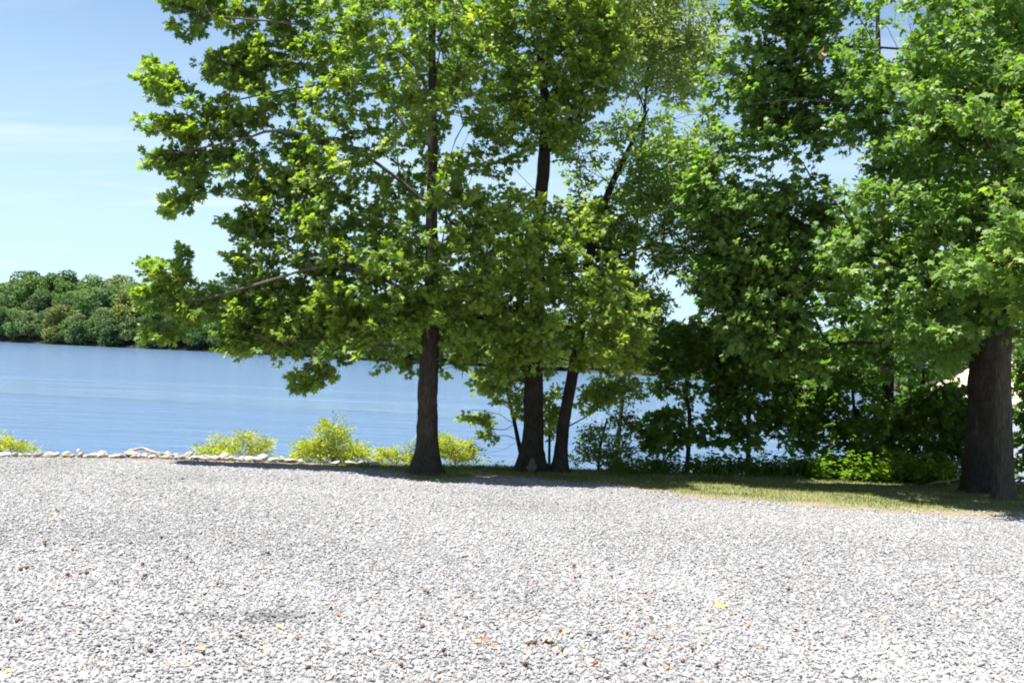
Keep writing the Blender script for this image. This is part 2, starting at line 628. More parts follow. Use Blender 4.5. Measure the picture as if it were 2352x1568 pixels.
ss = np.linspace(0, SEND, 420)
ds = np.array([-3, 0, 0.8, 3, 6, 9, 12, 16, 22, 30, 45, 80, 200, 500])
V = []
for s in ss:
    p, n = shore(s)
    for d in ds:
        q_ = p + n * d
        V.append((q_[0], q_[1], float(hill_h(s, d)) if d >= 0 else WATER - 1.2))
V = np.array(V)
idx = np.arange(len(ss) * len(ds)).reshape(len(ss), len(ds))
q = np.stack([idx[:-1, :-1], idx[1:, :-1], idx[1:, 1:], idx[:-1, 1:]], -1)
k = int(np.searchsorted(ss, S2070 - 4))
link('far_hill', mesh_np('far_hill', V, [q[:k].reshape(-1, 4)], smooth=True, mats=[WOODS]), kind='structure', label='wooded hill on the far shore')
link('sand_bank', mesh_np('sand_bank', V, [q[k:].reshape(-1, 4)], smooth=True, mats=[SAND]), kind='structure', label='pale sand slope across the cove behind the right-hand trunks')

# ------------------------------------------------------------------ leaves
def star_leaf():
    A = [(180, .40), (-128, .50), (-95, .27), (-62, .58), (-31, .30), (0, .62), (31, .30), (62, .58), (95, .27), (128, .50)]
    V = []
    for a, r in A:
        a = math.radians(a)
        x, y = 0.42 + r * math.cos(a), r * math.sin(a)
        V.append((x, y, -0.35 * (r ** 2) - 0.10 * max(0, x - 0.4)))
    F_ = [(0, 1, 2), (2, 3, 4), (4, 5, 6), (6, 7, 8), (8, 9, 0), (0, 2, 4), (0, 4, 6), (0, 6, 8)]
    return np.array(V), np.array(F_)


def long_leaf(w=0.42):
    V = np.array([(0, 0, 0), (.3, w / 2, .05), (.7, w / 2 * .9, .0), (1, 0, -.16), (.7, -w / 2 * .9, .0), (.3, -w / 2, .05), (.5, 0, -0.03)])
    F_ = np.array([(6, 0, 5), (6, 5, 4), (6, 4, 3), (6, 3, 2), (6, 2, 1), (6, 1, 0)])
    return V, F_


def oak_leaf():
    A = [(0, 0), (.28, .20), (.5, .12), (.66, .27), (1, 0), (.66, -.27), (.5, -.12), (.28, -.20)]
    V = [(x, y, -0.5 * y * y - .12 * x * x) for x, y in A]
    F_ = [(1, 0, 7), (2, 1, 7), (2, 7, 6), (3, 2, 6), (3, 6, 5), (4, 3, 5)]
    return np.array(V), np.array(F_)


TEMPL = {'star': star_leaf(), 'long': long_leaf(), 'narrow': long_leaf(0.26), 'oak': oak_leaf(), 'broad': long_leaf(0.62)}


def unit(a):
    return a / (np.linalg.norm(a, axis=-1, keepdims=True) + 1e-9)


def leaf_basis(d, nrm):
    x = unit(d)
    z = unit(nrm - np.sum(nrm * x, -1, keepdims=True) * x)
    y = np.cross(z, x)
    return np.stack([x, y, z], -1)      # columns


def leaves_mesh(name, pos_, B, size, tone, kind, mat_):
    T, F_ = TEMPL[kind]
    V = pos_[:, None, :] + np.einsum('nij,vj->nvi', B, T) * size[:, None, None]
    nv = len(T)
    Fa = (F_[None] + (np.arange(len(pos_)) * nv)[:, None, None]).reshape(-1, 3)
    return mesh_np(name, V.reshape(-1, 3), [Fa], {'tone': np.repeat(tone, nv)}, smooth=False, mats=[mat_])


TONES = np.linspace(0.08, 0.95, 6)
_single = {}


def single_leaf(kind, mat_, ti):
    key = (kind, mat_.name, ti)
    if key not in _single:
        T, F_ = TEMPL[kind]
        _single[key] = mesh_np('leaf', T, [F_], {'tone': np.full(len(T), TONES[ti])}, mats=[mat_])
    return _single[key]


# ------------------------------------------------------------------ trees
def trunk_mesh(path, flare, lobes, seed, mat_):
    """path rows x,y,z,r from the ground up; the flare spreads the root collar."""
    r_ = np.random.default_rng(seed)
    pts = smoothline(path, 0.07)
    z0 = pts[0, 2]
    hgt = pts[:, 2] - z0
    rad = pts[:, 3] * (1 + flare * np.exp(-hgt / 0.19) + 0.28 * flare * np.exp(-hgt / 0.65))
    sides = 28
    a = np.arange(sides) * 2 * math.pi / sides
    ph = r_.random(4) * 6.28
    lob = 0.5 * np.cos(lobes * a + ph[0]) + 0.3 * np.cos((lobes + 2) * a + ph[1])
    fl = np.exp(-hgt / 0.22)[:, None]
    q = np.stack([np.cos(a)[None, :] * 2.2 + 0 * hgt[:, None], np.sin(a)[None, :] * 2.2 + 0 * hgt[:, None], hgt[:, None] * 2.0 + 0 * a[None]], -1).reshape(-1, 3)
    nn = (vnoise(q, seed) - 0.5).reshape(len(pts), sides)
    q2 = q * np.array([3.2, 3.2, 4.0])
    n2 = (vnoise(q2, seed + 5) - 0.5).reshape(len(pts), sides)
    mod = 1 + 0.34 * lob[None, :] * fl + 0.20 * nn + 0.15 * n2
    tb = Tubes()
    tb.add(pts[:, :3], rad, sides, mod)
    return tb.mesh('trunk', mat_)


class Skeleton:
    def __init__(self):
        self.p, self.par, self.len = [], [], []

    def node(self, p, par):
        self.p.append(np.asarray(p, float))
        self.par.append(par)
        self.len.append(0.0 if par < 0 else self.len[par] + float(np.linalg.norm(self.p[-1] - self.p[par])))
        return len(self.p) - 1

    def chain(self, pts, par):
        for p in pts:
            par = self.node(p, par)
        return par

    def grow(self, att, bf=0.32, step=0.28, z_pen=0.0):
        cap = len(self.p) + len(att) * 14 + 50
        A = np.zeros((cap, 3))
        Ln = np.zeros(cap)
        n = len(self.p)
        A[:n] = np.array(self.p)
        Ln[:n] = np.array(self.len)
        base = A[:n].copy()
        d0 = np.array([np.min(np.linalg.norm(base - a, axis=1)) for a in att])
        tips = np.zeros(len(att), int)
        for i in np.argsort(d0):
            a = att[i]
            n = len(self.p)
            dv = a - A[:n]
            d = np.linalg.norm(dv, axis=1)
            c = d + bf * Ln[:n] + 0.5 * np.maximum(0, -dv[:, 2] - 0.15 * d)
            j = int(np.argmin(c))
            m = max(1, int(d[j] / step))
            par, p0 = j, A[j].copy()
            for k_ in range(1, m + 1):
                t_ = k_ / m
                p = p0 + (a - p0) * t_
                p = p + np.array([0, 0, 0.10 * d[j] * math.sin(t_ * math.pi)])
                if k_ < m:
                    p = p + rng.normal(0, 0.03, 3)
                par = self.node(p, par)
                A[len(self.p) - 1] = self.p[-1]
                Ln[len(self.p) - 1] = self.len[-1]
            tips[i] = par
        return tips

    def radii(self, tip=0.0035, ex=2.35):
        n = len(self.p)
        acc = np.zeros(n)
        r = np.zeros(n)
        for i in range(n - 1, -1, -1):
            r[i] = tip if acc[i] == 0 else acc[i] ** (1 / ex)
            if self.par[i] >= 0:
                acc[self.par[i]] += r[i] ** ex
        return r


def make_tree(name, label, group, trunk_px, Y, flare, limbs, polys, leaf, leaf_size, leaf_mat_, bark, n_att, Rz=2.8,
              per=26, zcut=None, front=1.0, back=1.0, singles=300, extra_forks=(), lean_y=0.0, limb_bark=None, shoot=0.30,
              tone_mu=0.45, gap=0.16, flat=0.55, base_z=0.0, lobes=5, seed=1, cat='tree', tip=0.0035, depth_bias=0.0, droop=0.25, top_fill=None, clear_y=1e9):
    """trunk_px rows (x, y, radius px) from base up; polys rows (outline, density[, half depth])."""
    base = P(trunk_px[0][0], trunk_px[0][1], Y)
    base[2] = float(ground_z(base[0], base[1])) + base_z
    root = bpy.data.objects.new(name, None)
    COL.objects.link(root)
    root.location = base
    root['label'], root['category'] = label, cat
    if group:
        root['group'] = group
    rows = []
    for i, (x, y, r) in enumerate(trunk_px):
        p = P(x, y, Y + lean_y * i) if i else base.copy()
        if i == 0:
            p[2] -= 0.04
        rows.append((*(p - base), r / F * Y))
    rows = np.array(rows)
    link('trunk', trunk_mesh(rows, flare, lobes, seed, bark), root)
    sk = Skeleton()
    tl = smoothline(rows, 0.22)[:, :3]
    tl = tl[tl[:, 2] > 0.5] if tl[-1, 2] > 1.2 else tl[1:]
    prev = -1
    for p in tl:
        prev = sk.node(p, prev)
    ntr = len(sk.p)
    limb_nodes = []
    for lb in list(limbs):
        pts = np.array([P(x, y, Y + dy) - base for x, y, dy in lb])
        pts = smoothline(np.hstack([pts, np.zeros((len(pts), 1))]), 0.25)[:, :3]
        d = np.linalg.norm(np.array(sk.p) - pts[0], axis=1)
        j = int(np.argmin(d))
        if d[j] < 0.6:
            pts = pts[1:]
        sk.chain(pts, j)
    # attractors
    tot = sum(poly_area(p_[0]) * p_[1] for p_ in polys)
    att, shs = [], []
    tx, tz = tl[:, 0], tl[:, 2]
    for p_ in polys:
        n = max(2, int(round(n_att * poly_area(p_[0]) * p_[1] / tot)))
        uv = sample_poly(p_[0], int(n * 3.2) + 12)
        got = 0
        er = 16 if p_[1] <= 1.0 and poly_area(p_[0]) > 90000 else (9 if p_[1] < 1.5 else 5)
        ok = np.ones(len(uv), bool)
        for ex_, ey_ in ((er, 0), (-er, 0), (0, er), (0, -er)):
            ok &= inside(p_[0], uv[:, 0] + ex_, uv[:, 1] + ey_)
        uv = uv[ok] if ok.sum() > 3 else uv
        for x, y in uv:
            q_ = P(x, y, Y) - base
            R = Rz if q_[2] > 4.0 else Rz * (0.62 + 0.38 * max(0, q_[2]) / 4.0)
            dx = abs(q_[0] - np.interp(q_[2], tz, tx))
            T = p_[2] if len(p_) > 2 else math.sqrt(max(0.30, R * R - dx * dx))
            u = rng.random() * 2 - 1
            u = math.copysign(abs(u) ** 0.75, u)
            dy = T * u * (front if u < 0 else back) + depth_bias
            w = P(x, y, Y + dy) - base
            if y > clear_y and abs(x - trunk_px[1][0]) < 44 and dy < 0.15:
                continue
            if w[2] < -0.2:
                continue
            cell = 0.6 * vnoise((w + 50)[None] * 0.95, seed)[0] + 0.4 * vnoise((w + 50)[None] * 2.1, seed + 1)[0]
            if p_[1] <= 1.2 and cell < 0.2 + gap * 1.1 and rng.random() < 0.93:
                continue
            att.append(w)
            shs.append(0.66 if p_[1] > 1.2 else 1.0)
            got += 1
            if got >= n:
                break
    if top_fill:
        z0, z1, rr, nn, cx_ = top_fill
        for _ in range(nn):
            z = z0 + (z1 - z0) * rng.random()
            r = rr * (1 - ((z - z0) / (z1 - z0)) ** 1.6) * math.sqrt(rng.random())
            a = rng.random() * 6.283
            att.append(np.array([cx_ + r * math.cos(a), r * math.sin(a), z]))
            shs.append(1.0)
    att = np.array(att)
    tips = sk.grow(att)
    rad = sk.radii(tip)
    n = len(sk.p)
    pa = np.array(sk.p)
    kids = [[] for _ in range(n)]
    for i in range(n):
        if sk.par[i] >= 0:
            kids[sk.par[i]].append(i)
    twigs = Tubes()
    starts = []
    for i in range(ntr):
        starts += [(i, k_) for k_ in kids[i] if k_ >= ntr]
    lb_mat = limb_bark or bark
    n_limb = 0
    while starts:
        i, k_ = starts.pop()
        ch = [i, k_]
        while kids[ch[-1]]:
            ks = sorted(kids[ch[-1]], key=lambda q_: -rad[q_])
            starts += [(ch[-1], z) for z in ks[1:]]
            ch.append(ks[0])
        rr = rad[ch].copy()
        rr[0] = rr[1]
        if rr[0] > 0.022 and n_limb < 40:
            n_limb += 1
            tb = Tubes()
            tb.add(pa[ch], rr, 8)
            link('limb', tb.mesh('limb', lb_mat), root)
        else:
            twigs.add(pa[ch], rr, 4 if rr[0] < 0.01 else 6)
    # shoots and leaves
    parv = np.array([pa[sk.par[t_]] if sk.par[t_] >= 0 else pa[t_] for t_ in tips])
    trunkpt = np.stack([np.interp(att[:, 2] - 0.5, tz, tx), np.interp(att[:, 2] - 0.5, tz, tl[:, 1]), np.zeros(len(att))], 1)
    outv = att - trunkpt
    outv[:, 2] = 0
    outv = unit(outv)
    ns = 3
    m = len(att)
    gdir = unit(unit(att - parv) + 0.8 * outv)
    sd = unit(np.repeat(gdir, ns, 0) + rng.normal(0, 0.65, (m * ns, 3)) * np.array([1, 1, flat]) + np.array([0, 0, 0.18]))
    sp = np.repeat(att, ns, 0)
    sl_ = shoot * (0.6 + 0.8 * rng.random(m * ns)) * np.repeat(np.array(shs), ns)
    for i in range(m * ns):
        p0 = sp[i]
        twigs.add(np.array([p0, p0 + sd[i] * sl_[i]]), np.array([0.0032, 0.0016]), 3)
    link('twigs', twigs.mesh('twigs', lb_mat), root, kind='stuff')
    k_ = max(2, per // ns)
    tt = np.tile(np.linspace(0.25, 1.05, k_), m * ns)
    S = np.repeat(np.arange(m * ns), k_)
    off = unit(rng.normal(0, 1, (len(S), 3)) * np.array([1, 1, 0.5]) + 0.4 * sd[S])
    lp = sp[S] + sd[S] * (sl_[S] * tt)[:, None] + off * (0.02 + 0.05 * rng.random(len(S)))[:, None] * (leaf_size / 0.1)
    ld = unit(off + 0.55 * sd[S] + np.array([0, 0, -droop]) + rng.normal(0, 0.25, (len(S), 3)))
    ln = unit(np.array([0, 0, 0.72]) + 0.5 * outv[S // ns] + rng.normal(0, 0.46, (len(S), 3)))
    size = leaf_size * np.clip(rng.normal(1.0, 0.2, len(S)), 0.5, 1.5) * (1.1 - 0.35 * (tt > 0.95))
    ctone = rng.normal(tone_mu, 0.13, m)
    tone = np.clip(np.repeat(np.repeat(ctone, ns), k_) + rng.normal(0, 0.14, len(S)) + 0.12 * (tt > 0.9), 0, 1)
    Bm = leaf_basis(ld, ln)
    # the leaves that show largest (nearest the viewer's side) stand as parts of their own
    cut = np.zeros(len(S), bool)
    if singles:
        wy = lp[:, 1] + base[1]
        vis = (np.abs((lp[:, 0] + base[0]) / wy) < 0.5) & ((lp[:, 2] + base[2] - EYE) / wy < 0.33)
        order = np.argsort(np.where(vis, wy + rng.random(len(S)) * 0.9, 1e6))[:singles]
        cut[order] = True
        for j in order:
            o = link('leaf', single_leaf(leaf, leaf_mat_, int(np.argmin(np.abs(TONES - tone[j])))), root)
            mm = Matrix((Bm[j] * size[j]).tolist()).to_4x4()
            mm.translation = Vector(lp[j])
            o.matrix_local = mm
    kp = ~cut
    link('foliage', leaves_mesh('foliage', lp[kp], Bm[kp], size[kp], tone[kp], leaf, leaf_mat_), root, kind='stuff')
    return root


def depth_of(x, y, z=None):
    return G(x, y, z)[1]


# --- the sweetgum in the middle of the lot's edge
YA = depth_of(978, 1086)
A_body = [(560, -70), (545, 30), (585, 110), (565, 170), (595, 240), (640, 300), (625, 330), (640, 370), (600, 420), (610, 470), (540, 520), (520, 560), (530, 620),
          (505, 660), (498, 740), (508, 800), (560, 850), (600, 830), (720, 818), (830, 835), (880, 862), (950, 868), (1055, 878), (1095, 820), (1140, 760), (1170, 600),
          (1180, 420), (1160, 200), (1130, -70)]
A_tufts = [
    [(369, 0), (381, 50), (418, 95), (465, 82), (508, 70), (560, 60), (560, -30), (400, -40)],
    [(440, 140), (455, 117), (508, 121), (562, 105), (620, 110), (610, 220), (540, 240), (520, 200), (469, 187)],
    [(340, 129), (320, 180), (353, 234), (371, 246), (440, 262), (520, 290), (640, 310), (630, 250), (540, 235), (469, 225), (422, 195), (379, 148)],
    [(375, 262), (301, 291), (312, 312), (352, 315), (420, 330), (520, 330), (630, 330), (600, 300), (480, 275), (420, 262)],
    [(336, 352), (289, 365), (309, 377), (345, 385), (370, 410), (420, 420), (470, 400), (560, 400), (620, 380), (610, 340), (480, 335), (400, 335)],
    [(369, 453), (379, 498), (410, 500), (445, 476), (460, 430), (500, 400), (470, 385), (430, 405), (400, 440)],
    [(494, 434), (500, 455), (555, 462), (600, 470), (640, 440), (600, 410), (540, 420)],
    [(484, 508), (500, 525), (545, 550), (640, 560), (640, 500), (560, 490)],
    [(316, 602), (345, 582), (364, 610), (400, 650), (345, 665)], [(392, 590), (420, 574), (448, 590), (440, 640), (460, 665), (400, 660)],
    [(302, 690), (345, 655), (460, 655), (510, 665), (520, 735), (450, 745), (400, 715), (330, 725)], [(326, 790), (336, 745), (400, 735), (432, 762), (372, 798)],
    [(655, 880), (640, 917), (700, 905), (735, 885), (790, 865), (810, 830), (740, 820), (700, 850)]]
A_limbs = [
    [(990, 720, 0), (900, 650, -.3), (760, 610, -.5), (600, 650, -.5), (450, 690, -.3), (340, 690, -.2)],
    [(992, 480, 0), (900, 400, -.2), (800, 340, -.3), (640, 300, -.4), (540, 325, -.3), (320, 365, -.2)],
    [(992, 330, 0), (930, 290, .2), (860, 200, .3), (700, 200, .4), (480, 235, .2), (350, 180, .1)],
    [(993, 260, 0), (930, 140, .1), (860, 60, .2), (800, -60, .3)],
    [(993, 230, 0), (920, 120, -.4), (700, 60, -.5), (520, 40, -.4), (390, 20, -.3)],
    [(992, 250, 0), (1010, 120, .1), (1040, 40, .2), (1060, -80, .2)],
    [(990, 480, 0), (1050, 420, -.2), (1120, 370, -.3), (1170, 340, -.3)],
    [(990, 320, 0), (1030, 230, .2), (1100, 150, .3)],
    [(990, 775, 0), (1050, 772, -.2), (1100, 745, -.4)],
    [(990, 790, 0), (900, 795, -.3), (780, 800, -.5), (690, 860, -.6)],
    [(990, 640, 0), (1000, 560, -1.0), (960, 520, -1.8)],
    [(990, 660, 0), (930, 600, 1.2), (860, 560, 1.9)]]
make_tree('sweetgum_tree', 'leafy sweetgum with straight trunk at the gravel edge and branches reaching left over the lake', 'shade trees on the lake bank',
          [(978, 1086, 23), (982, 960, 22.5), (984, 860, 21.5), (990, 760, 18), (992, 500, 13), (993, 200, 9), (990, -150, 6), (986, -450, 2.5)], YA, 0.9, A_limbs,
          [(A_body, 1.0), ([(520, 690), (620, 640), (900, 660), (1100, 650), (1090, 800), (1050, 868), (880, 858), (700, 815), (560, 840), (510, 800)], 0.55)] + [(t_, 1.35, 0.5) for t_ in A_tufts], 'star', 0.094, LEAF_GUM, BARK, 1780, Rz=2.4, front=0.72, back=0.55, clear_y=770, limb_bark=BARK_LIGHT, seed=3, per=39, tone_mu=0.58, gap=0.17, shoot=0.25, tip=0.0042,
          top_fill=(9.8, 12.5, 1.6, 36, 0.3))

# --- the big dark trunk beside it, forking high up
YB = depth_of(1222, 1081)
B_up = [(1110, -70), (1120, 120), (1150, 200), (1150, 330), (1210, 372), (1290, 365), (1335, 300), (1380, 250), (1430, 215), (1440, 120), (1400, -70)]
B_low = [(1130, 430), (1220, 450), (1290, 450), (1400, 470), (1480, 560), (1440, 620), (1495, 700), (1510, 780), (1470, 845), (1380, 880), (1300, 880), (1230, 865), (1180, 885), (1110, 905),
         (1075, 860), (1060, 760), (1090, 640), (1150, 560)]
make_tree('oak_tree', 'tall tree with flared dark trunk and a bare pale scar at its foot', 'shade trees on the lake bank',
          [(1222, 1081, 22), (1225, 960, 21.5), (1227, 860, 20), (1232, 700, 17), (1242, 450, 14.5), (1248, 385, 14), (1251, 240, 10), (1235, 60, 7), (1215, -150, 5), (1210, -350, 2)], YB, 1.0,
          [[(1248, 385, 0), (1290, 290, .1), (1350, 250, .2), (1420, 215, .2), (1545, 188, .3)],
           [(1242, 450, 0), (1160, 360, .3), (1120, 250, .5)], [(1232, 650, 0), (1300, 600, -.8), (1400, 640, -1.4), (1470, 720, -1.6)],
           [(1232, 680, 0), (1160, 640, -.8), (1100, 720, -1.4)], [(1240, 500, 0), (1330, 470, .6), (1440, 540, .9)], [(1251, 240, 0), (1330, 130, .3), (1420, 40, .5)]],
          [(B_up, 1.0, 1.3), (B_low, 0.85, 2.7)], 'star', 0.09, LEAF_GUM, BARK_DARK, 1050, Rz=2.3, front=0.9, back=0.45, clear_y=880, seed=5, per=38, shoot=0.25, tone_mu=0.68, gap=0.23, lobes=4, top_fill=(9.8, 12.5, 1.8, 50, 0.2))

# --- leaning trunk close behind
YC = depth_of(1283, 1083)
C_1 = [(1300, 430), (1290, 320), (1370, 265), (1500, 240), (1620, 230), (1680, 330), (1640, 450), (1690, 560), (1670, 650), (1570, 655), (1500, 640), (1480, 600), (1420, 590), (1320, 570)]
C_2 = [(1330, 620), (1420, 620), (1500, 660), (1535, 700), (1505, 745), (1470, 760), (1400, 740), (1340, 700)]
C_3 = [(1390, -60), (1400, 120), (1450, 190), (1560, 170), (1600, 90), (1590, -60)]
make_tree('leaning_oak_tree', 'slimmer dark trunk leaning right, close beside the flared oak', 'shade trees on the lake bank',
          [(1283, 1083, 14), (1294, 980, 13.5), (1310, 890, 13), (1338, 730, 11.5), (1352, 600, 10.5), (1395, 450, 8), (1450, 330, 5), (1490, 250, 2)], YC, 0.7,
          [[(1348, 640, 0), (1420, 590, .2), (1520, 560, .3), (1600, 585, .3), (1640, 610, .3)], [(1390, 455, 0), (1480, 400, .3), (1590, 370, .5)], [(1450, 330, 0), (1510, 290, -.3), (1580, 265, -.4)],
           [(1400, 430, 0), (1350, 360, .8), (1330, 320, 1.2)]],
          [(C_1, 1.0), (C_2, 1.1)], 'oak', 0.092, LEAF_OAK, BARK_DARK, 590, Rz=2.2, back=0.9, front=0.6, clear_y=890, seed=8, per=36, tone_mu=0.7, gap=0.24, lean_y=0.08, shoot=0.24)
make_tree('willow_oak_tree', 'pale green tree top showing behind the oaks at the top of the picture', 'shade trees on the lake bank',
          [(1405, 1078, 5), (1440, 800, 4.5), (1470, 400, 4), (1490, 100, 3), (1495, -200, 1.5)], YC + 3.4, 0.4, [[(1480, 250, 0), (1430, 120, 0), (1410, 20, 0)], [(1485, 200, 0), (1550, 100, 0), (1570, 10, 0)]],
          [(C_3, 1.0, 1.7), ([(1310, -60), (1320, 160), (1420, 215), (1560, 240), (1660, 180), (1640, 60), (1610, -60)], 1.0, 1.7)], 'oak', 0.105, LEAF_PALE, BARK_DARK, 460, seed=9, per=36, tone_mu=0.65, gap=0.2, shoot=0.3, singles=0)

# --- the pair of trunks on the right
YD = depth_of(2245, 1129)
D_1 = [(1580, -70), (1660, 60), (1700, 130), (1615, 190), (1625, 235), (1690, 240), (1700, 290), (1640, 330), (1565, 450), (1640, 560), (1600, 650), (1640, 740), (1700, 790), (1760, 850), (1900, 860),
       (2000, 800), (2100, 815), (2200, 830), (2270, 760), (2330, 700), (2420, 400), (2420, -70)]
make_tree('large_sweetgum_tree', 'broad sweetgum with the thicker of the two dark trunks at the right edge', 'shade trees on the lake bank',
          [(2244, 1129, 31), (2252, 980, 31), (2260, 820, 29), (2282, 600, 26), (2308, 400, 20), (2322, 150, 15), (2325, -150, 9), (2325, -420, 3)], YD, 0.32,
          [[(2308, 420, 0), (2200, 330, -.8), (2050, 260, -1.4), (1850, 230, -1.6), (1720, 240, -1.6)], [(2300, 480, 0), (2150, 520, -1.2), (1950, 600, -2.0), (1780, 700, -2.2)],
           [(2322, 200, 0), (2200, 130, -.4), (2030, 110, -.6), (1900, 105, -.6), (1700, 60, -.5)], [(2285, 580, 0), (2180, 620, .6), (2000, 700, 1.0), (1850, 780, 1.0)],
           [(2315, 300, 0), (2250, 200, -1.6), (2150, 220, -2.6)], [(2280, 620, 0), (2200, 640, -1.8), (2120, 720, -2.6)], [(2320, 250, 0), (2120, 200, 1.0), (1950, 180, 1.6)]],
          [(D_1, 1.0)], 'star', 0.116, LEAF_BIG, BARK_DARK, 1750, Rz=3.2, front=0.95, back=0.75, depth_bias=-0.5, clear_y=850, seed=11, per=30, tone_mu=0.5, gap=0.26, droop=0.45, shoot=0.34, top_fill=(9.5, 13.0, 2.2, 70, 0.5))
YD2 = depth_of(2313, 1146)
D_2 = [(2150, 130), (2250, 120), (2352, 90), (2470, 60), (2500, 760), (2380, 830), (2335, 800), (2290, 690), (2200, 690), (2170, 600), (2290, 560), (2270, 480), (2330, 400), (2200, 330), (2120, 290), (2110, 200)]
make_tree('slender_sweetgum_tree', 'sweetgum with the slimmer grey trunk, rightmost of the pair at the right edge', 'shade trees on the lake bank',
          [(2309, 1146, 20), (2304, 980, 19.5), (2303, 830, 18.5), (2318, 600, 17), (2345, 350, 13), (2360, 100, 10), (2370, -200, 5)], YD2, 0.3,
          [[(2345, 350, 0), (2280, 240, -1.0), (2180, 220, -1.6)], [(2330, 560, 0), (2270, 600, -1.2), (2210, 640, -1.8)], [(2340, 420, 0), (2440, 350, -1.0)], [(2318, 760, 0), (2370, 700, -.8), (2430, 700, -1.3)]],
          [(D_2, 1.0)], 'star', 0.118, LEAF_BIG, BARK_GREY, 460, Rz=2.4, front=1.3, back=0.3, seed=12, per=32, tone_mu=0.6, gap=0.2, droop=0.5, shoot=0.34, depth_bias=-0.6, top_fill=(9.2, 12.0, 2.0, 50, 0.8))
# --- trunk behind them on the bank
YE_ = depth_of(2038, 1090)
make_tree('bank_tree', 'straight dark trunk among the undergrowth, left of the right-hand pair', 'shade trees on the lake bank',
          [(2038, 1090, 17), (2036, 950, 16.5), (2034, 800, 15.5), (2030, 600, 13), (2020, 300, 8), (2015, 0, 4)], YE_, 0.3,
          [[(2032, 760, 0), (1930, 700, .2), (1800, 760, .4)], [(2032, 800, 0), (2110, 770, .2), (2190, 820, .3)], [(2030, 650, 0), (1900, 580, .5)]],
          [([(1680, 560), (1900, 480), (2200, 500), (2230, 840), (2140, 890), (2080, 860), (1990, 900), (1900, 880), (1800, 930), (1690, 870), (1650, 760)], 1.0)],
          'star', 0.135, LEAF_DARK, BARK_DARK, 430, Rz=2.2, seed=14, per=26, tone_mu=0.42, gap=0.2, singles=0)


# ------------------------------------------------------------------ understory
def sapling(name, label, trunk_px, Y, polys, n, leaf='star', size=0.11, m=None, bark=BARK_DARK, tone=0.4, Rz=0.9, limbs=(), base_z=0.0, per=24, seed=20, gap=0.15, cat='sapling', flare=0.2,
            group='saplings and shrubs along the bank', shoot=0.26, half=None, droop=0.3):
    return make_tree(name, label, group, trunk_px, Y, flare, limbs, [(p_, w) if half is None else (p_, w, half) for p_, w in polys], leaf, size * 1.05, m or LEAF_DARK, bark, n, Rz=Rz, per=per, singles=0,
                     base_z=base_z, seed=seed, tone_mu=tone, gap=gap, cat=cat, shoot=shoot, droop=droop)


yU = depth_of(1600, 1086)
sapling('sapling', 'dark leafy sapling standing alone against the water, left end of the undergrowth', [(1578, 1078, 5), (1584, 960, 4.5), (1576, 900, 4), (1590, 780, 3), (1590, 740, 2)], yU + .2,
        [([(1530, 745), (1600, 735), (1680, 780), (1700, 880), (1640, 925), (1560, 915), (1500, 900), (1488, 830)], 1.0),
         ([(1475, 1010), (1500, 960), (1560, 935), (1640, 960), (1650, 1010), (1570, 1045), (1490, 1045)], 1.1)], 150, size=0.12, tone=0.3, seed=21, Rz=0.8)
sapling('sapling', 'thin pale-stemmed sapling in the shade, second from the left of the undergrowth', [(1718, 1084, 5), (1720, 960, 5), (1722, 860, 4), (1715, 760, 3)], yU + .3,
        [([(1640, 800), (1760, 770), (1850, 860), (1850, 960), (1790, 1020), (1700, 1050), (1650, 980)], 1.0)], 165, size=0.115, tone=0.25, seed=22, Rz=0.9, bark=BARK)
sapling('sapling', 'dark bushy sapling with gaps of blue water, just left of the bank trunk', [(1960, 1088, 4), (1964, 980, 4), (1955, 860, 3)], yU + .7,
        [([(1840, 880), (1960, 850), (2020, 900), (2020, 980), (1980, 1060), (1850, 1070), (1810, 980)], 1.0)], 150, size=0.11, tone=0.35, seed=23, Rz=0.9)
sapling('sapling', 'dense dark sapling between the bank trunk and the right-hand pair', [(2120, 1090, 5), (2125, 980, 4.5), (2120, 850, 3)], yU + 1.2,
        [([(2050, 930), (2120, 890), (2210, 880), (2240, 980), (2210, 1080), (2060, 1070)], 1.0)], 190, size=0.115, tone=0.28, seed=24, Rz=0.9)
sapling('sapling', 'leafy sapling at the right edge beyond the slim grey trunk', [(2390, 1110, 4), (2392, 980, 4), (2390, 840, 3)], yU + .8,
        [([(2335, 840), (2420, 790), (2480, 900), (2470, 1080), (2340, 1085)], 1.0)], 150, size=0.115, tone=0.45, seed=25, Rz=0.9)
sapling('sapling', 'sunlit spray of leaves hanging in front of the bank trunk', [(2050, 1092, 3), (2046, 1010, 3), (2040, 950, 2.2)], YE_ - .6,
        [([(1985, 990), (2010, 945), (2080, 935), (2075, 985), (2040, 1000)], 1.0), ([(1950, 1030), (2000, 1010), (2060, 1030), (2050, 1070), (1960, 1070)], .9)], 40, size=0.115, tone=0.75, seed=26, Rz=0.5, m=LEAF_BIG)
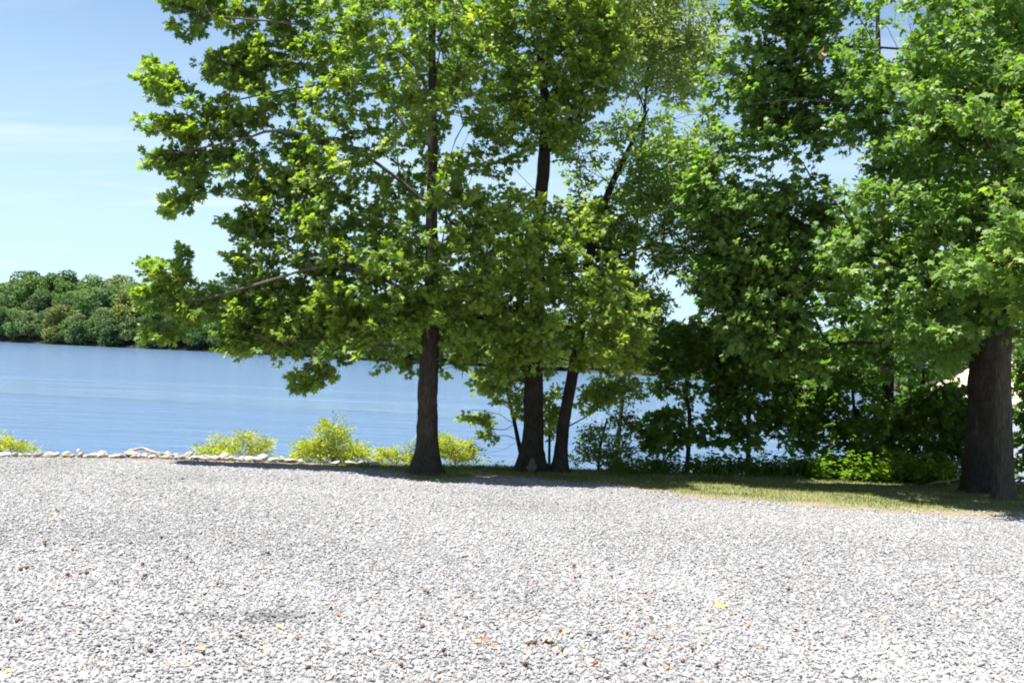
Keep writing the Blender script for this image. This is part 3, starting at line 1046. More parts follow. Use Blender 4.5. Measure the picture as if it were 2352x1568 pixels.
sapling('sapling', 'young sapling with bare lower twigs and yellow-green leaves, left of the flared oak trunk', [(1204, 1060, 4.5), (1190, 1010, 4.5), (1175, 940, 4), (1163, 890, 3), (1160, 840, 2)], YB + .8,
        [([(1085, 850), (1200, 840), (1212, 920), (1195, 990), (1170, 935), (1110, 905)], 1.0), ([(1047, 952), (1075, 945), (1130, 962), (1138, 985), (1100, 975)], 1.6),
         ([(1098, 1005), (1130, 985), (1150, 1000), (1110, 1012)], 1.5), ([(1130, 925), (1165, 905), (1160, 935)], 1.3)], 85, size=0.085, tone=0.8, seed=27, Rz=0.7, m=LEAF_GUM, per=20,
        limbs=[[(1192, 1010, 0), (1150, 1035, .1), (1090, 1042, .1)], [(1185, 985, 0), (1130, 985, -.1), (1060, 955, -.1)], [(1180, 960, 0), (1120, 945, .2), (1085, 940, .3)], [(1188, 1000, 0), (1140, 1000, .2), (1100, 1008, .2)]])
sapling('sapling', 'yellow-green sapling filling the gap between the flared oak and the leaning trunk', [(1262, 1072, 3), (1262, 1000, 3), (1262, 930, 2.2)], YB + 1.0,
        [([(1245, 900), (1290, 890), (1284, 980), (1262, 1010), (1243, 1000)], 1.0), ([(1320, 885), (1460, 862), (1470, 905), (1400, 935), (1330, 960)], 1.1)], 75, size=0.085, tone=0.8, seed=28, Rz=0.6, m=LEAF_GUM,
        limbs=[[(1262, 1000, 0), (1340, 960, .2), (1400, 915, .2), (1455, 875, .2)]])
sapling('shrub', 'loose small-leaved green shrub right of the leaning trunk, water showing through', [(1375, 1080, 3), (1378, 1030, 3), (1395, 960, 2)], YB + 1.1,
        [([(1310, 1050), (1340, 1000), (1390, 960), (1420, 935), (1462, 962), (1470, 985), (1430, 1015), (1462, 1040), (1440, 1072), (1320, 1076)], 1.0)], 95, leaf='broad', size=0.06, tone=0.35, seed=29, Rz=0.6,
        m=LEAF_GUM, per=27, cat='shrub', limbs=[[(1376, 1050, 0), (1340, 1010, 0)], [(1376, 1045, 0), (1430, 985, .1), (1462, 975, .1)]])


def bush(label, poly, bx, by, Y, n, seed, bz=0.0, size=0.062, tone=0.55, half=0.45):
    lo = np.array(poly)
    stems = [[(bx, by - 4, 0), ((bx + x) / 2, (by + y) / 2 - 4, rng.normal(0, .12)), (x, y, rng.normal(0, .2))] for x, y in poly if y < by - 14]
    return sapling('bank_bush', label, [(bx, by, 1.6), (bx + 2, by - 20, 1.4), (bx + 1, max(lo[:, 1].min() + 12, by - 30), 1.0)], Y, [(poly, 1.0)], n, leaf='narrow', size=size, m=LEAF_BUSH, tone=tone, seed=seed, base_z=bz,
                   per=30, limbs=stems, cat='bush', group='bright bushes on the lake bank', half=half, shoot=0.20, gap=0.05, flare=0.05, bark=BARK_LIGHT, droop=-0.2)


bush('bright yellow-green bush at the left edge above the pale rocks', [(-70, 1050), (-50, 1015), (-10, 1003), (15, 1008), (30, 1005), (50, 1022), (75, 1028), (85, 1046)], 0, 1052, depth_of(0, 1044) + .5, 60, 31)
bush('wide low yellow-green bush rising behind the pale rocks', [(445, 1045), (458, 1012), (490, 1018), (510, 1000), (540, 1008), (556, 988), (585, 1008), (605, 1012), (628, 1036), (620, 1056), (470, 1058)], 530, 1062, depth_of(540, 1052) + .6, 85, 32)
bush('rounded low half of a yellow-green bush, left of the tall one', [(668, 1062), (675, 1034), (700, 1014), (735, 1012), (745, 1035), (745, 1064)], 708, 1066, depth_of(700, 1060) + .4, 62, 33)
bush('tall narrow yellow-green bush against the water, tallest of those left of the middle tree', [(732, 1064), (738, 1020), (733, 992), (742, 968), (766, 960), (785, 978), (818, 982), (800, 1010), (790, 1064)], 764, 1066, depth_of(760, 1062) + .4, 90, 34, tone=0.42)
bush('small yellow-green bush tucked right of the tall bush', [(790, 1062), (795, 1025), (820, 1015), (842, 1030), (850, 1062)], 820, 1067, depth_of(820, 1064) + .4, 40, 35)
bush('low yellow-green bush just left of the middle trunk', [(858, 1066), (866, 1040), (890, 1030), (925, 1042), (945, 1022), (965, 1020), (968, 1066)], 910, 1068, depth_of(910, 1066) + .4, 55, 36)
bush('yellow-green bush just right of the middle trunk', [(1000, 1066), (1004, 992), (1030, 1005), (1060, 1012), (1102, 1020), (1096, 1048), (1085, 1068)], 1045, 1070, depth_of(1045, 1068) + .4, 90, 37)

# ------------------------------------------------------------------ the wood across the lake
def far_crown(seed, h, w, faces=3400, fs=0.46):
    r_ = np.random.default_rng(seed)
    nl = 12
    lobes = []
    for i in range(nl):
        z = h * (0.22 + 0.70 * (i + 0.5) / nl)
        prof = math.sin(min(1.0, 0.25 + 0.85 * (1 - z / h)) * math.pi * 0.62)
        a = r_.random() * 6.283
        d = w * 0.33 * prof * r_.random() ** 0.5
        lobes.append((d * math.cos(a), d * math.sin(a), z, w * (0.20 + 0.13 * r_.random()) * (0.6 + 0.5 * prof)))
    lobes = np.array(lobes)
    k_ = r_.integers(0, nl, faces)
    d = unit(r_.normal(0, 1, (faces, 3)) + np.array([0, 0, 0.25]))
    p = lobes[k_, :3] + d * (lobes[k_, 3] * (0.72 + 0.34 * r_.random(faces)))[:, None] * np.array([1, 1, 0.85])
    n_ = unit(d + r_.normal(0, 0.45, (faces, 3)))
    B = leaf_basis(unit(r_.normal(0, 1, (faces, 3))), n_)
    T = np.array([(-.5, -.4, 0), (.4, -.5, .1), (.55, .35, 0), (-.3, .5, .12)])
    V = p[:, None, :] + np.einsum('nij,vj->nvi', B, T) * (fs * (0.6 + 0.8 * r_.random(faces)))[:, None, None]
    tone = np.clip(0.5 + 0.22 * (r_.random(nl)[k_] - .5) * 2 + r_.normal(0, 0.12, faces), 0, 1)
    V = V.reshape(-1, 3)
    F_ = np.arange(faces * 4).reshape(-1, 4)
    tb = Tubes()
    tb.add(np.array([(0, 0, -1.0), (0.1, 0, h * .3), (0, 0.1, h * .7)]), np.array([.28, .22, .1]), 6)
    return V, F_, np.repeat(tone, 4), tb


TONE_N = ['grey-green', 'mid-green', 'olive-green', 'dark green', 'bluish green', 'yellow-green']
far_mesh = {}
for pi in range(6):
    for ti in (range(6)):
        far_mesh[(pi, ti)] = None


def far_get(pi, ti):
    if far_mesh[(pi, ti)] is None:
        V, F_, tn, tb = far_crown(100 + pi, 15.0, [9.5, 8.5, 10.5, 9.0, 8.0, 11.0][pi])
        nv = len(V)
        tv = np.vstack(tb.V)
        me = mesh_np('far_tree', np.vstack([V, tv]), [np.vstack([F_, np.vstack(tb.Q) + nv])], {'tone': np.concatenate([tn, np.zeros(len(tv))])}, mats=[LEAF_FAR[ti], BARK_DARK])
        mi = np.zeros(len(me.polygons), np.int32)
        mi[len(F_):] = 1
        me.polygons.foreach_set('material_index', mi)
        far_mesh[(pi, ti)] = me
    return far_mesh[(pi, ti)]


def tree_h(s):
    return np.interp(s, [0, S0, S490, S1480, S2070, SEND], [16.2, 15.7, 13.2, 8.6, 5.4, 6.4])


ROWN = ['at the waterline', 'on the lower slope', 'on the upper slope', 'along the hilltop']
mass_V, mass_F, mass_T, mass_n = [], [], [], 0
for row, (d0, step) in enumerate([(0.8, 5.6), (7.5, 6.2), (17, 7.0), (29, 7.5)]):
    s = max(0, S0 - 40)
    while s < min(SEND, S2217 + 60):
        hs = tree_h(s)
        sc = hs / 15.0 * rng.uniform(0.82, 1.18) * (0.72 if row == 0 else 1.0)
        s += step * max(0.55, hs / 15) * rng.uniform(0.75, 1.2)
        d = d0 * max(0.5, hs / 15) + rng.uniform(-2, 2)
        if s > S2070 - 2:
            d += 9
            if row > 1:
                continue
        p, n_ = shore(s)
        q_ = p + n_ * d
        z = float(hill_h(s, d)) - 0.3
        ti = int(rng.choice(6, p=[.40, .30, .08, .13, .08, .01]))
        if s > S1480:
            ti = int(rng.choice([1, 2, 5, 0], p=[.4, .2, .2, .2]))
        pi = int(rng.integers(0, 6))
        rz = rng.random() * 6.283
        if S490 < s < S1480 or s > S1680:
            if row in (1, 3) and s < S1480:
                continue
            me = far_get(pi, 1)
            V, F_, tn, tb = far_crown(100 + pi, 15.0, 9.5, 700, 1.0)
            c_, s_ = math.cos(rz), math.sin(rz)
            V = V * np.array([1.25, 1.25, 1.1]) * sc
            V = np.stack([V[:, 0] * c_ - V[:, 1] * s_, V[:, 0] * s_ + V[:, 1] * c_, V[:, 2]], 1) + np.array([q_[0], q_[1], z])
            mass_V.append(V)
            mass_F.append(F_ + mass_n)
            mass_T.append(tn)
            mass_n += len(V)
            continue
        qv = np.array([q_[0], q_[1], z - EYE]) @ ROTN
        xp = 1176 - F * qv[0] / qv[2]
        side = ('at the left edge' if xp < 130 else ('left of the low leafy branch' if xp < 300 else 'behind the low leafy branch')) if s <= S490 else (
            'left of the undergrowth' if xp < 1650 else ('behind the undergrowth' if xp < 2030 else 'behind the right-hand trunks'))
        o = link('far_tree', far_get(pi, ti), None, (q_[0], q_[1], z), '%s tree %s across the lake %s' % (TONE_N[ti], ROWN[row], side), 'tree', 'trees of the wood across the lake')
        o.rotation_euler = (0, 0, rz)
        o.scale = (sc * rng.uniform(.95, 1.4), sc * rng.uniform(.95, 1.4), sc * rng.uniform(0.85, 1.12))
link('far_wood', mesh_np('far_wood', np.vstack(mass_V), [np.vstack(mass_F)], {'tone': np.concatenate(mass_T)}, mats=[LEAF_FAR[1]]), kind='stuff', label='stretch of far wood mostly hidden behind the middle trees')
for i, (x, y, sc, ti, lab) in enumerate([(152, 787, .24, 5, 'round bright yellow-green bush at the waterline of the far shore'), (265, 792, .36, 5, 'green shrub at the foot of the far wood, right of the bright round bush'),
                                         (330, 794, .34, 1, 'rounded mid-green shrub at the foot of the far wood beside the low leafy branch'),
                                         (2092, 900, .30, 1, 'green shrub at the left end of the pale sand bank'), (2128, 902, .22, 1, 'small green shrub on the pale sand bank, second from its left end'),
                                         (2060, 897, .36, 3, 'dark shrub on the far shore just left of the pale sand bank')]):
    p = G(x, y, WATER)
    o = link('far_bush', far_get(i % 6, ti), None, (p[0], p[1] + 0.5, WATER - 0.6), lab, 'bush', 'bushes along the far waterline')
    o.scale = (sc * 1.5, sc * 1.5, sc)

# ------------------------------------------------------------------ gravel stones
def stone_points():
    out = []
    y0, y1 = 4.2, 20.5
    n = 1000000
    y = y0 + (y1 - y0) * rng.random(n)
    hw = 0.56 * y + 1.3
    x = (rng.random(n) * 2 - 1) * hw
    dens = np.interp(y, [4.2, 7, 10, 14, 20], [1.0, 0.85, 0.55, 0.36, 0.30]) * 1.7
    keep = (rng.random(n) < dens * hw / hw.max()) & (y < Yg(x) + 0.5 * (vnoise(np.stack([x * 2.3, y * 0.5], 1), 77) - .55) + 1.0 * rng.random(n) ** 5)
    return x[keep], y[keep]


gx, gy = stone_points()
ng = len(gx)
gs = np.clip(rng.lognormal(math.log(0.0079), 0.40, ng), 0.0036, 0.025)
patch = vnoise(np.stack([gx * 0.8, gy * 0.8], 1), 3)
gt = np.clip(rng.normal(0.46, 0.16, ng) + (patch - 0.5) * 0.28 + (vnoise(np.stack([gx * 0.25 + 4, gy * 0.9], 1), 13) - .5) * .2, 0, 0.93)
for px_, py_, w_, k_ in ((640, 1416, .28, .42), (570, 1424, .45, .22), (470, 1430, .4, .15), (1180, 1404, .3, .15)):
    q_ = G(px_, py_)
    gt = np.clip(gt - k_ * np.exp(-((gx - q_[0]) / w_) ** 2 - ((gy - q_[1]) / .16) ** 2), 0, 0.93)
tan_ = rng.random(ng) < 0.022
gt[tan_] = 0.94 + 0.06 * rng.random(tan_.sum())
mound = 0.018 * vnoise(np.stack([gx * 1.1, gy * 1.6], 1), 9)
gz = gs * 0.25 + rng.random(ng) * 0.007 + mound * 0.5 * np.clip((16 - gy) / 5, 0, 1) - SL * gy
me = mesh_np('gravel', np.stack([gx, gy, gz], 1), [], {'tone': gt, 'size': np.stack([gs * rng.uniform(.8, 1.35, ng), gs * rng.uniform(.7, 1.15, ng), gs * rng.uniform(.42, .7, ng)], 1),
                                                     'turn': np.stack([rng.normal(0, .35, ng), rng.normal(0, .35, ng), rng.random(ng) * 6.283], 1)}, mats=[STONE])
grav = link('gravel', me, kind='stuff', label='loose pale grey limestone gravel')
gt_ = bpy.data.node_groups.new('gravel_scatter', 'GeometryNodeTree')
gt_.interface.new_socket('Geometry', in_out='INPUT', socket_type='NodeSocketGeometry')
gt_.interface.new_socket('Geometry', in_out='OUTPUT', socket_type='NodeSocketGeometry')
gi, go = gt_.nodes.new('NodeGroupInput'), gt_.nodes.new('NodeGroupOutput')
joinn = gt_.nodes.new('GeometryNodeJoinGeometry')
for k_ in range(5):
    ico = gt_.nodes.new('GeometryNodeMeshIcoSphere')
    ico.inputs['Subdivisions'].default_value = 2 if k_ < 3 else 1
    ico.inputs['Radius'].default_value = 1.0
    sp_ = gt_.nodes.new('GeometryNodeSetPosition')
    rv = gt_.nodes.new('FunctionNodeRandomValue')
    rv.data_type = 'FLOAT_VECTOR'
    a_ = 0.24 if k_ < 3 else 0.30
    rv.inputs[0].default_value = (-a_,) * 3
    rv.inputs[1].default_value = (a_,) * 3
    rv.inputs['Seed'].default_value = 10 + k_
    gt_.links.new(ico.outputs['Mesh'], sp_.inputs['Geometry'])
    gt_.links.new(rv.outputs[0], sp_.inputs['Offset'])
    sm = gt_.nodes.new('GeometryNodeSetMaterial')
    sm.inputs['Material'].default_value = STONE
    gt_.links.new(sp_.outputs[0], sm.inputs['Geometry'])
    gti = gt_.nodes.new('GeometryNodeGeometryToInstance')
    gt_.links.new(sm.outputs[0], gti.inputs[0])
    gt_.links.new(gti.outputs[0], joinn.inputs[0])
iop = gt_.nodes.new('GeometryNodeInstanceOnPoints')
iop.inputs['Pick Instance'].default_value = True
gt_.links.new(gi.outputs[0], iop.inputs['Points'])
gt_.links.new(joinn.outputs[0], iop.inputs['Instance'])
for nm, sock in (('size', 'Scale'), ('turn', 'Rotation')):
    na = gt_.nodes.new('GeometryNodeInputNamedAttribute')
    na.data_type = 'FLOAT_VECTOR'
    na.inputs['Name'].default_value = nm
    if sock == 'Rotation':
        e2r = gt_.nodes.new('FunctionNodeEulerToRotation')
        gt_.links.new(na.outputs['Attribute'], e2r.inputs[0])
        gt_.links.new(e2r.outputs[0], iop.inputs['Rotation'])
    else:
        gt_.links.new(na.outputs['Attribute'], iop.inputs['Scale'])
gt_.links.new(iop.outputs[0], go.inputs[0])
md = grav.modifiers.new('scatter', 'NODES')
md.node_group = gt_

# ------------------------------------------------------------------ grass
def blades(n, xf, yf, hmu, w, tone_f, mat_, name, label, lean=0.5):
    x, y = xf, yf
    n = len(x)
    z = ground_z(x, y)
    h = hmu * np.clip(rng.normal(1, .35, n), .3, 2.2)
    a = rng.random(n) * 6.283
    dx, dy = np.cos(a), np.sin(a)
    b_ = rng.random(n) * 6.283
    ln_ = h * lean * rng.random(n)
    p = np.stack([x, y, z - 0.01], 1)
    wv_ = np.stack([dx, dy, 0 * x], 1) * (w * (0.6 + .8 * rng.random(n)))[:, None]
    mid = p + np.stack([np.cos(b_) * ln_ * .35, np.sin(b_) * ln_ * .35, h * .6], 1)
    tip = p + np.stack([np.cos(b_) * ln_, np.sin(b_) * ln_, h * .95], 1)
    V = np.stack([p - wv_, p + wv_, mid + wv_ * .7, mid - wv_ * .7, tip], 1).reshape(-1, 3)
    i0 = np.arange(n) * 5
    Q = np.stack([i0, i0 + 1, i0 + 2, i0 + 3], 1)
    T = np.stack([i0 + 3, i0 + 2, i0 + 4], 1)
    link(name, mesh_np(name, V, [Q, T], {'tone': np.repeat(tone_f, 5)}, mats=[mat_]), kind='stuff', label=label)


n = 70000
gx_ = rng.uniform(-5.5, 10.5, n)
gy_ = Yg(gx_) + (Ye(gx_) + 0.1 - Yg(gx_)) * rng.random(n)
fr = gy_ - Yg(gx_)
pn = vnoise(np.stack([gx_ * 1.6, gy_ * 2.2], 1), 21)
pr = np.clip((fr - 0.45) / 0.9, 0.04, 1) * np.clip(0.35 + 1.3 * pn, 0, 1) * np.where(gx_ < -2.6, np.clip(1 - (-2.6 - gx_) / 1.2, 0.02, 1), 1)
kp = rng.random(n) < pr
gx_, gy_, pn = gx_[kp], gy_[kp], pn[kp]
blades(0, gx_, gy_, 0.045, 0.004, np.clip(rng.normal(0.6, .22, len(gx_)) - (pn - .5) * .8, 0, 1), GRASS, 'lawn_grass', 'short half-dry grass on the lawn strip', 0.9)
# tall weeds where the lawn meets the undergrowth
n = 6000
wx = rng.uniform(2.0, 9.5, n)
wy = Ye(wx) + rng.normal(-0.05, 0.30, n)
nn_ = vnoise(np.stack([wx * 1.7, wy * 0.6], 1), 33)
kp = rng.random(n) < np.clip(nn_ * 1.7 - 0.15, 0.1, 1)
blades(0, wx[kp], wy[kp], 0.26, 0.006, np.clip(rng.normal(.35, .2, kp.sum()), 0, 1), WEED, 'tall_grass', 'tall dark grass and weeds along the foot of the undergrowth', 0.8)
def leafy_patch(name, label, cx_, cy_, hmax, size, tone_mu, m, per=16):
    """stems of small leaves standing close together."""
    k = len(cx_)
    h = hmax * np.clip(rng.normal(.75, .3, k), .25, 1.4)
    S = np.repeat(np.arange(k), per)
    u = rng.random(len(S)) ** 0.7
    off = rng.normal(0, .045, (len(S), 2)) * (1 + u)[:, None]
    x, y = cx_[S] + off[:, 0], cy_[S] + off[:, 1]
    p = np.stack([x, y, ground_z(cx_[S], cy_[S]) + 0.02 + h[S] * u], 1)
    a = rng.random(len(S)) * 6.283
    d = unit(np.stack([np.cos(a), np.sin(a), rng.normal(0.15, .35, len(S))], 1))
    nn = unit(np.array([0, 0, .8]) + rng.normal(0, .4, (len(S), 3)))
    tone = np.clip(rng.normal(tone_mu, .16, len(S)) + .12 * (u - .5), 0, 1)
    link(name, leaves_mesh(name, p, leaf_basis(d, nn), size * np.clip(rng.normal(1, .3, len(S)), .4, 1.8), tone, 'broad', m), kind='stuff', label=label)


wx = np.concatenate([rng.normal(c_, .28, 26) for c_ in np.linspace(G(1950, 1112)[0], G(2185, 1118)[0], 11)])
wy = G(2070, 1112)[1] + 0.2 + rng.random(len(wx)) * 1.5
leafy_patch('weeds', 'sunlit bright green leafy weeds in front of the bank trunk', wx, wy, 0.46, 0.085, .66, WEED, 24)
n = 360
wx = rng.uniform(2.6, 11.0, n)
wy = Ye(wx) + rng.normal(0.05, 0.35, n)
leafy_patch('undergrowth', 'low dark leafy undergrowth along the bank edge', wx, wy, 0.36, 0.08, .3, WEED, 20)

wx = rng.uniform(-6.0, 1.5, 80)
wy = Ye(wx) + 0.32 + rng.normal(0.0, 0.12, 80)
leafy_patch('bank_weeds', 'low pale green weeds between the rocks and bushes of the bank', wx, wy, 0.16, 0.05, .45, LEAF_BUSH, 14)

# ------------------------------------------------------------------ rocks along the bank
def ico(sub):
    import bmesh
    bm = bmesh.new()
    bmesh.ops.create_icosphere(bm, subdivisions=sub, radius=1.0)
    V = np.array([v.co[:] for v in bm.verts])
    F_ = np.array([[v.index for v in f.verts] for f in bm.faces])
    bm.free()
    return V, F_


IV, IF = ico(3)


def rock_mesh(seed, mat_=ROCK):
    r_ = np.random.default_rng(seed)
    V = IV.copy()
    for _ in range(9):
        n_ = unit(r_.normal(0, 1, 3))
        c_ = r_.uniform(0.50, 0.85)
        d = V @ n_
        V = V - np.maximum(0, d - c_)[:, None] * n_
    V = V * (1 + 0.10 * (vnoise(IV * 2.5 + 10, seed) - .5))[:, None]
    return mesh_np('rock', V, [IF], mats=[mat_])


rocks = [rock_mesh(200 + i) for i in range(9)]


def rock_place(x):
    for lim, t_ in ((60, 'under the left-edge bush'), (100, 'just right of the left-edge bush'), (140, 'between left-edge bush and upright rock'), (180, 'left of the upright white rock'), (220, 'right of the upright white rock'),
                    (260, 'midway between upright rock and driftwood'), (300, 'left of the driftwood'), (340, 'at the left end of the driftwood'), (380, 'under the driftwood bend'), (420, 'at the right end of the driftwood'),
                    (460, 'left of the wide bush'), (500, 'before the left part of the wide bush'), (540, 'before the middle of the wide bush'), (580, 'before the right part of the wide bush'), (620, 'at the right end of the wide bush')):
        if x < lim:
            return t_
    return 'between the wide and the rounded bush'


RG = 'rip-rap rocks along the lake bank'
hand = [(14, 1049, 26, 8, 'long flat white rock below the left-edge bush'), (62, 1047, 20, 6, 'small flat pale rock at the right foot of the left-edge bush'), (111, 1049, 24, 8, 'low pale rock between the left-edge bush and the upright white rock'),
        (158, 1046, 26, 10, 'tan broad rock just left of the upright white rock'), (184, 1042, 15, 15, 'upright white rock standing above its neighbours near the left bush'),
        (212, 1047, 22, 8, 'tan rock between the upright white rock and the grey-topped pair'), (236, 1040, 20, 13, 'rock with a dark underside, highest of the row left of the driftwood'),
        (268, 1047, 20, 8, 'low tan rock midway along the row'), (320, 1041, 34, 14, 'largest pale rock, left of the driftwood'), (352, 1041, 22, 10, 'pale flat-topped rock touching the largest rock'),
        (385, 1043, 16, 12, 'pale rock at the left end of the driftwood'), (402, 1046, 20, 14, 'dark grey shadowed rock under the driftwood bend'), (422, 1047, 18, 12, 'second grey rock under the driftwood, right of the dark one'),
        (448, 1045, 30, 13, 'wide pale rock under the middle of the driftwood'), (486, 1050, 18, 10, 'tan rock under the right end of the driftwood'), (540 - 24, 1051, 20, 10, 'pale rock just past the end of the driftwood'),
        (543, 1049, 26, 13, 'white rock left of the wide bush')]
drift_x = 1.0
hand = [(x * 0.955 if x > 300 else x, y, w, h, l) for x, y, w, h, l in hand]
hand += [(430, 1051, 18, 10, None), (452, 1053, 24, 9, None), (474, 1050, 20, 12, 'grey rock in front of the left part of the wide bush'), (494, 1054, 18, 9, None), (512, 1054, 24, 10, None), (535, 1053, 18, 9, None), (552, 1054, 16, 8, None),
         (572, 1053, 24, 11, None), (590, 1055, 20, 8, None), (604, 1052, 22, 13, 'tallest pale rock in front of the right part of the wide bush'), (625, 1057, 26, 9, None), (645, 1058, 20, 8, None), (668, 1060, 30, 7, 'long flat white rock between the wide bush and the rounded bush'),
         (690, 1062, 12, 6, None), (770, 1064, 20, 5, 'flat pale rock at the foot of the tall bush'), (806, 1065, 24, 7, 'pale rock right of the foot of the tall bush'), (835, 1067, 26, 9, 'bright white rock between the small bush and the low bush'), (862, 1068, 22, 7, 'flat white rock left of the middle trunk')]
for x in np.arange(30, 660, 17.0):
    hand.append((x + rng.uniform(-6, 6), np.interp(x, [0, 330, 650], [1046, 1050, 1059]) + rng.uniform(0, 2.5), rng.uniform(9, 17), rng.uniform(5, 8), None))
for i, (x, y, w, h_, lab) in enumerate(hand):
    yb = np.interp(x, [0, 330, 650, 860], [1049, 1053, 1062, 1070])
    Yr = depth_of(x, yb) + (0.25 if h_ > 9 else 0.1)
    hw = w / 2 / F * Yr
    hh = h_ / 2 / F * Yr
    c_ = P(x, yb - h_ * .45, Yr)
    o = link('rock', rocks[i % 9], None, (c_[0], Yr, c_[2] + 0.02), lab or '%s %s rock of the bank row, %s' % ('small' if w < 13 else 'middle-sized' if w < 19 else 'broad', ['pale', 'tan-tinged'][i % 2], rock_place(x)), 'rock', RG)
    o.scale = (hw * 1.2, hw * .9, hh * rng.uniform(1.3, 2.1))
    o.rotation_euler = (rng.normal(0, .12), rng.normal(0, .12), rng.random() * .6 + (i % 2) * 3.14)

# driftwood
tb = Tubes()
yd = depth_of(380, 1052) + 0.05
dp = np.array([[*P(x, y, yd + dy), r] for x, y, r, dy in [(384, 1037, .018, .1), (398, 1037, .026, .05), (412, 1035, .030, 0), (424, 1033, .030, 0), (434, 1035, .034, 0), (452, 1041, .034, -.02), (476, 1045, .03, -.05), (505, 1048, .026, -.05), (524, 1050, .014, -.05)]])
dp[:, :3] -= 0
dl = smoothline(np.column_stack([dp[:, 0] * 0.0 + np.interp(dp[:, 0], [dp[0, 0], dp[-1, 0]], [P(290, 1040, yd)[0], P(404, 1040, yd)[0]]), dp[:, 1:]]), 0.03)
tb.add(dl[:, :3], 0.85 * dl[:, 3] * (1 + 0.12 * np.sin(np.arange(len(dl)) * 1.7)), 10)
link('driftwood', tb.mesh('driftwood', DRIFT), None, None, 'bent bleached driftwood branch lying on top of the bank rocks', 'driftwood')

# fallen pale branch on the right
tb = Tubes()
yb_ = depth_of(2180, 1116) - .1
fp = np.array([[*P(x, y, yb_), r] for x, y, r in [(2128, 1113, .008), (2150, 1107, .012), (2175, 1105, .013), (2202, 1099, .014)]])
fl = smoothline(fp, 0.05)
tb.add(fl[:, :3], fl[:, 3], 8)
link('fallen_branch', tb.mesh('fallen_branch', DRIFT), None, None, 'thin bleached fallen branch lying in the weeds left of the thick right-hand trunk', 'branch')
sapling('weed_plant', 'small light-green leafy plant beside the fallen pale branch', [(2168, 1120, 1.5), (2170, 1105, 1.4), (2172, 1088, 1)], yb_ + .25, [([(2120, 1108), (2135, 1092), (2170, 1080), (2205, 1086), (2200, 1108)], 1)], 20,
        leaf='broad', size=0.07, m=LEAF_BIG, tone=0.85, seed=41, Rz=0.3, per=20, cat='plant', half=0.25, shoot=0.15)

# bare scar at the foot of the oak
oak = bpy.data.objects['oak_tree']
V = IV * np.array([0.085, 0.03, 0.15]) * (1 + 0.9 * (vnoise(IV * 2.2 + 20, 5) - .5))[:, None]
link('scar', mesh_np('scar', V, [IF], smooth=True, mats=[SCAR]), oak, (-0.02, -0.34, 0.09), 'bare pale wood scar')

# ------------------------------------------------------------------ moored boat and post in the cove
RED, WHITE, WOOD = plain('dark_red_paint', (0.17, 0.022, 0.025), 0.45), plain('white_paint', (0.72, 0.74, 0.78), 0.5, 0.08), plain('boat_wood', (0.25, 0.17, 0.1))
bp = G(2188, 990, WATER)
boat = bpy.data.objects.new('rowing_boat', None)
COL.objects.link(boat)
boat.location = (bp[0], bp[1], WATER)
boat.rotation_euler = (0, 0, R_(8))
boat['label'], boat['category'] = 'dark red boat hull glimpsed through leaves left of the thick right-hand trunk', 'boat'
secs = []
for u in np.linspace(0, 1, 14):
    xx = -2.0 + 4.0 * u
    hw = 0.68 * (1 - max(0, (u - .45) / .55) ** 2.4) * (0.85 + 0.15 * min(1, u * 5))
    sh = 0.62 + 0.22 * max(0, u - .4) ** 2 * 2.5
    ring = [(xx, -hw, sh), (xx, -hw * .86, .16), (xx, -hw * .45, -.08), (xx, hw * .45, -.08), (xx, hw * .86, .16), (xx, hw, sh),
            (xx, hw * .92, sh), (xx, hw * .78, .22), (xx, hw * .4, .03), (xx, -hw * .4, .03), (xx, -hw * .78, .22), (xx, -hw * .92, sh)]
    secs.append(ring)
V = np.array(secs).reshape(-1, 3)
idx = np.arange(14 * 12).reshape(14, 12)
q = np.stack([idx[:-1], idx[1:], np.roll(idx[1:], -1, 1), np.roll(idx[:-1], -1, 1)], -1).reshape(-1, 4)
hull = mesh_np('hull', V, [q, np.array([[0, 11, 10, 1], [1, 10, 9, 2], [2, 9, 8, 3], [3, 8, 7, 4], [4, 7, 6, 5]])], mats=[RED])
link('hull', hull, boat)


def box(c_, s_):
    c_, s_ = np.array(c_), np.array(s_) / 2
    V = np.array([[i, j, k_] for i in (-1, 1) for j in (-1, 1) for k_ in (-1, 1)]) * s_ + c_
    Fq = np.array([[0, 1, 3, 2], [4, 6, 7, 5], [0, 4, 5, 1], [2, 3, 7, 6], [0, 2, 6, 4], [1, 5, 7, 3]])
    return V, Fq


for xx in (-1.3, 0.0):
    V, Fq = box((xx, 0, .42), (.28, 1.05, .04))
    link('seat', mesh_np('seat', V, [Fq], mats=[WOOD]), boat)
pp = G(2183, 992, WATER)
tb = Tubes()
tb.add(np.array([(0, 0, -1.0), (0, 0, 0.8), (0, 0, 1.55), (0, 0, 1.6)]), np.array([.07, .07, .065, .03]), 12)
post = link('mooring_post', tb.mesh('mooring_post', WHITE), None, (pp[0], pp[1] - 1.2, WATER), 'pale white post standing in the water in front of the dark red boat', 'post')

def zone_of(x, y):
    h = ['at the far left', 'left', 'left of centre', 'at the centre', 'right of centre', 'right', 'at the far right'][min(6, max(0, int(x / 336)))]
    v = 'in the front row of the gravel' if y > 1505 else ('near the front of the gravel' if y > 1440 else ('halfway up the gravel' if y > 1340 else 'far back on the gravel'))
    return v + ', ' + h


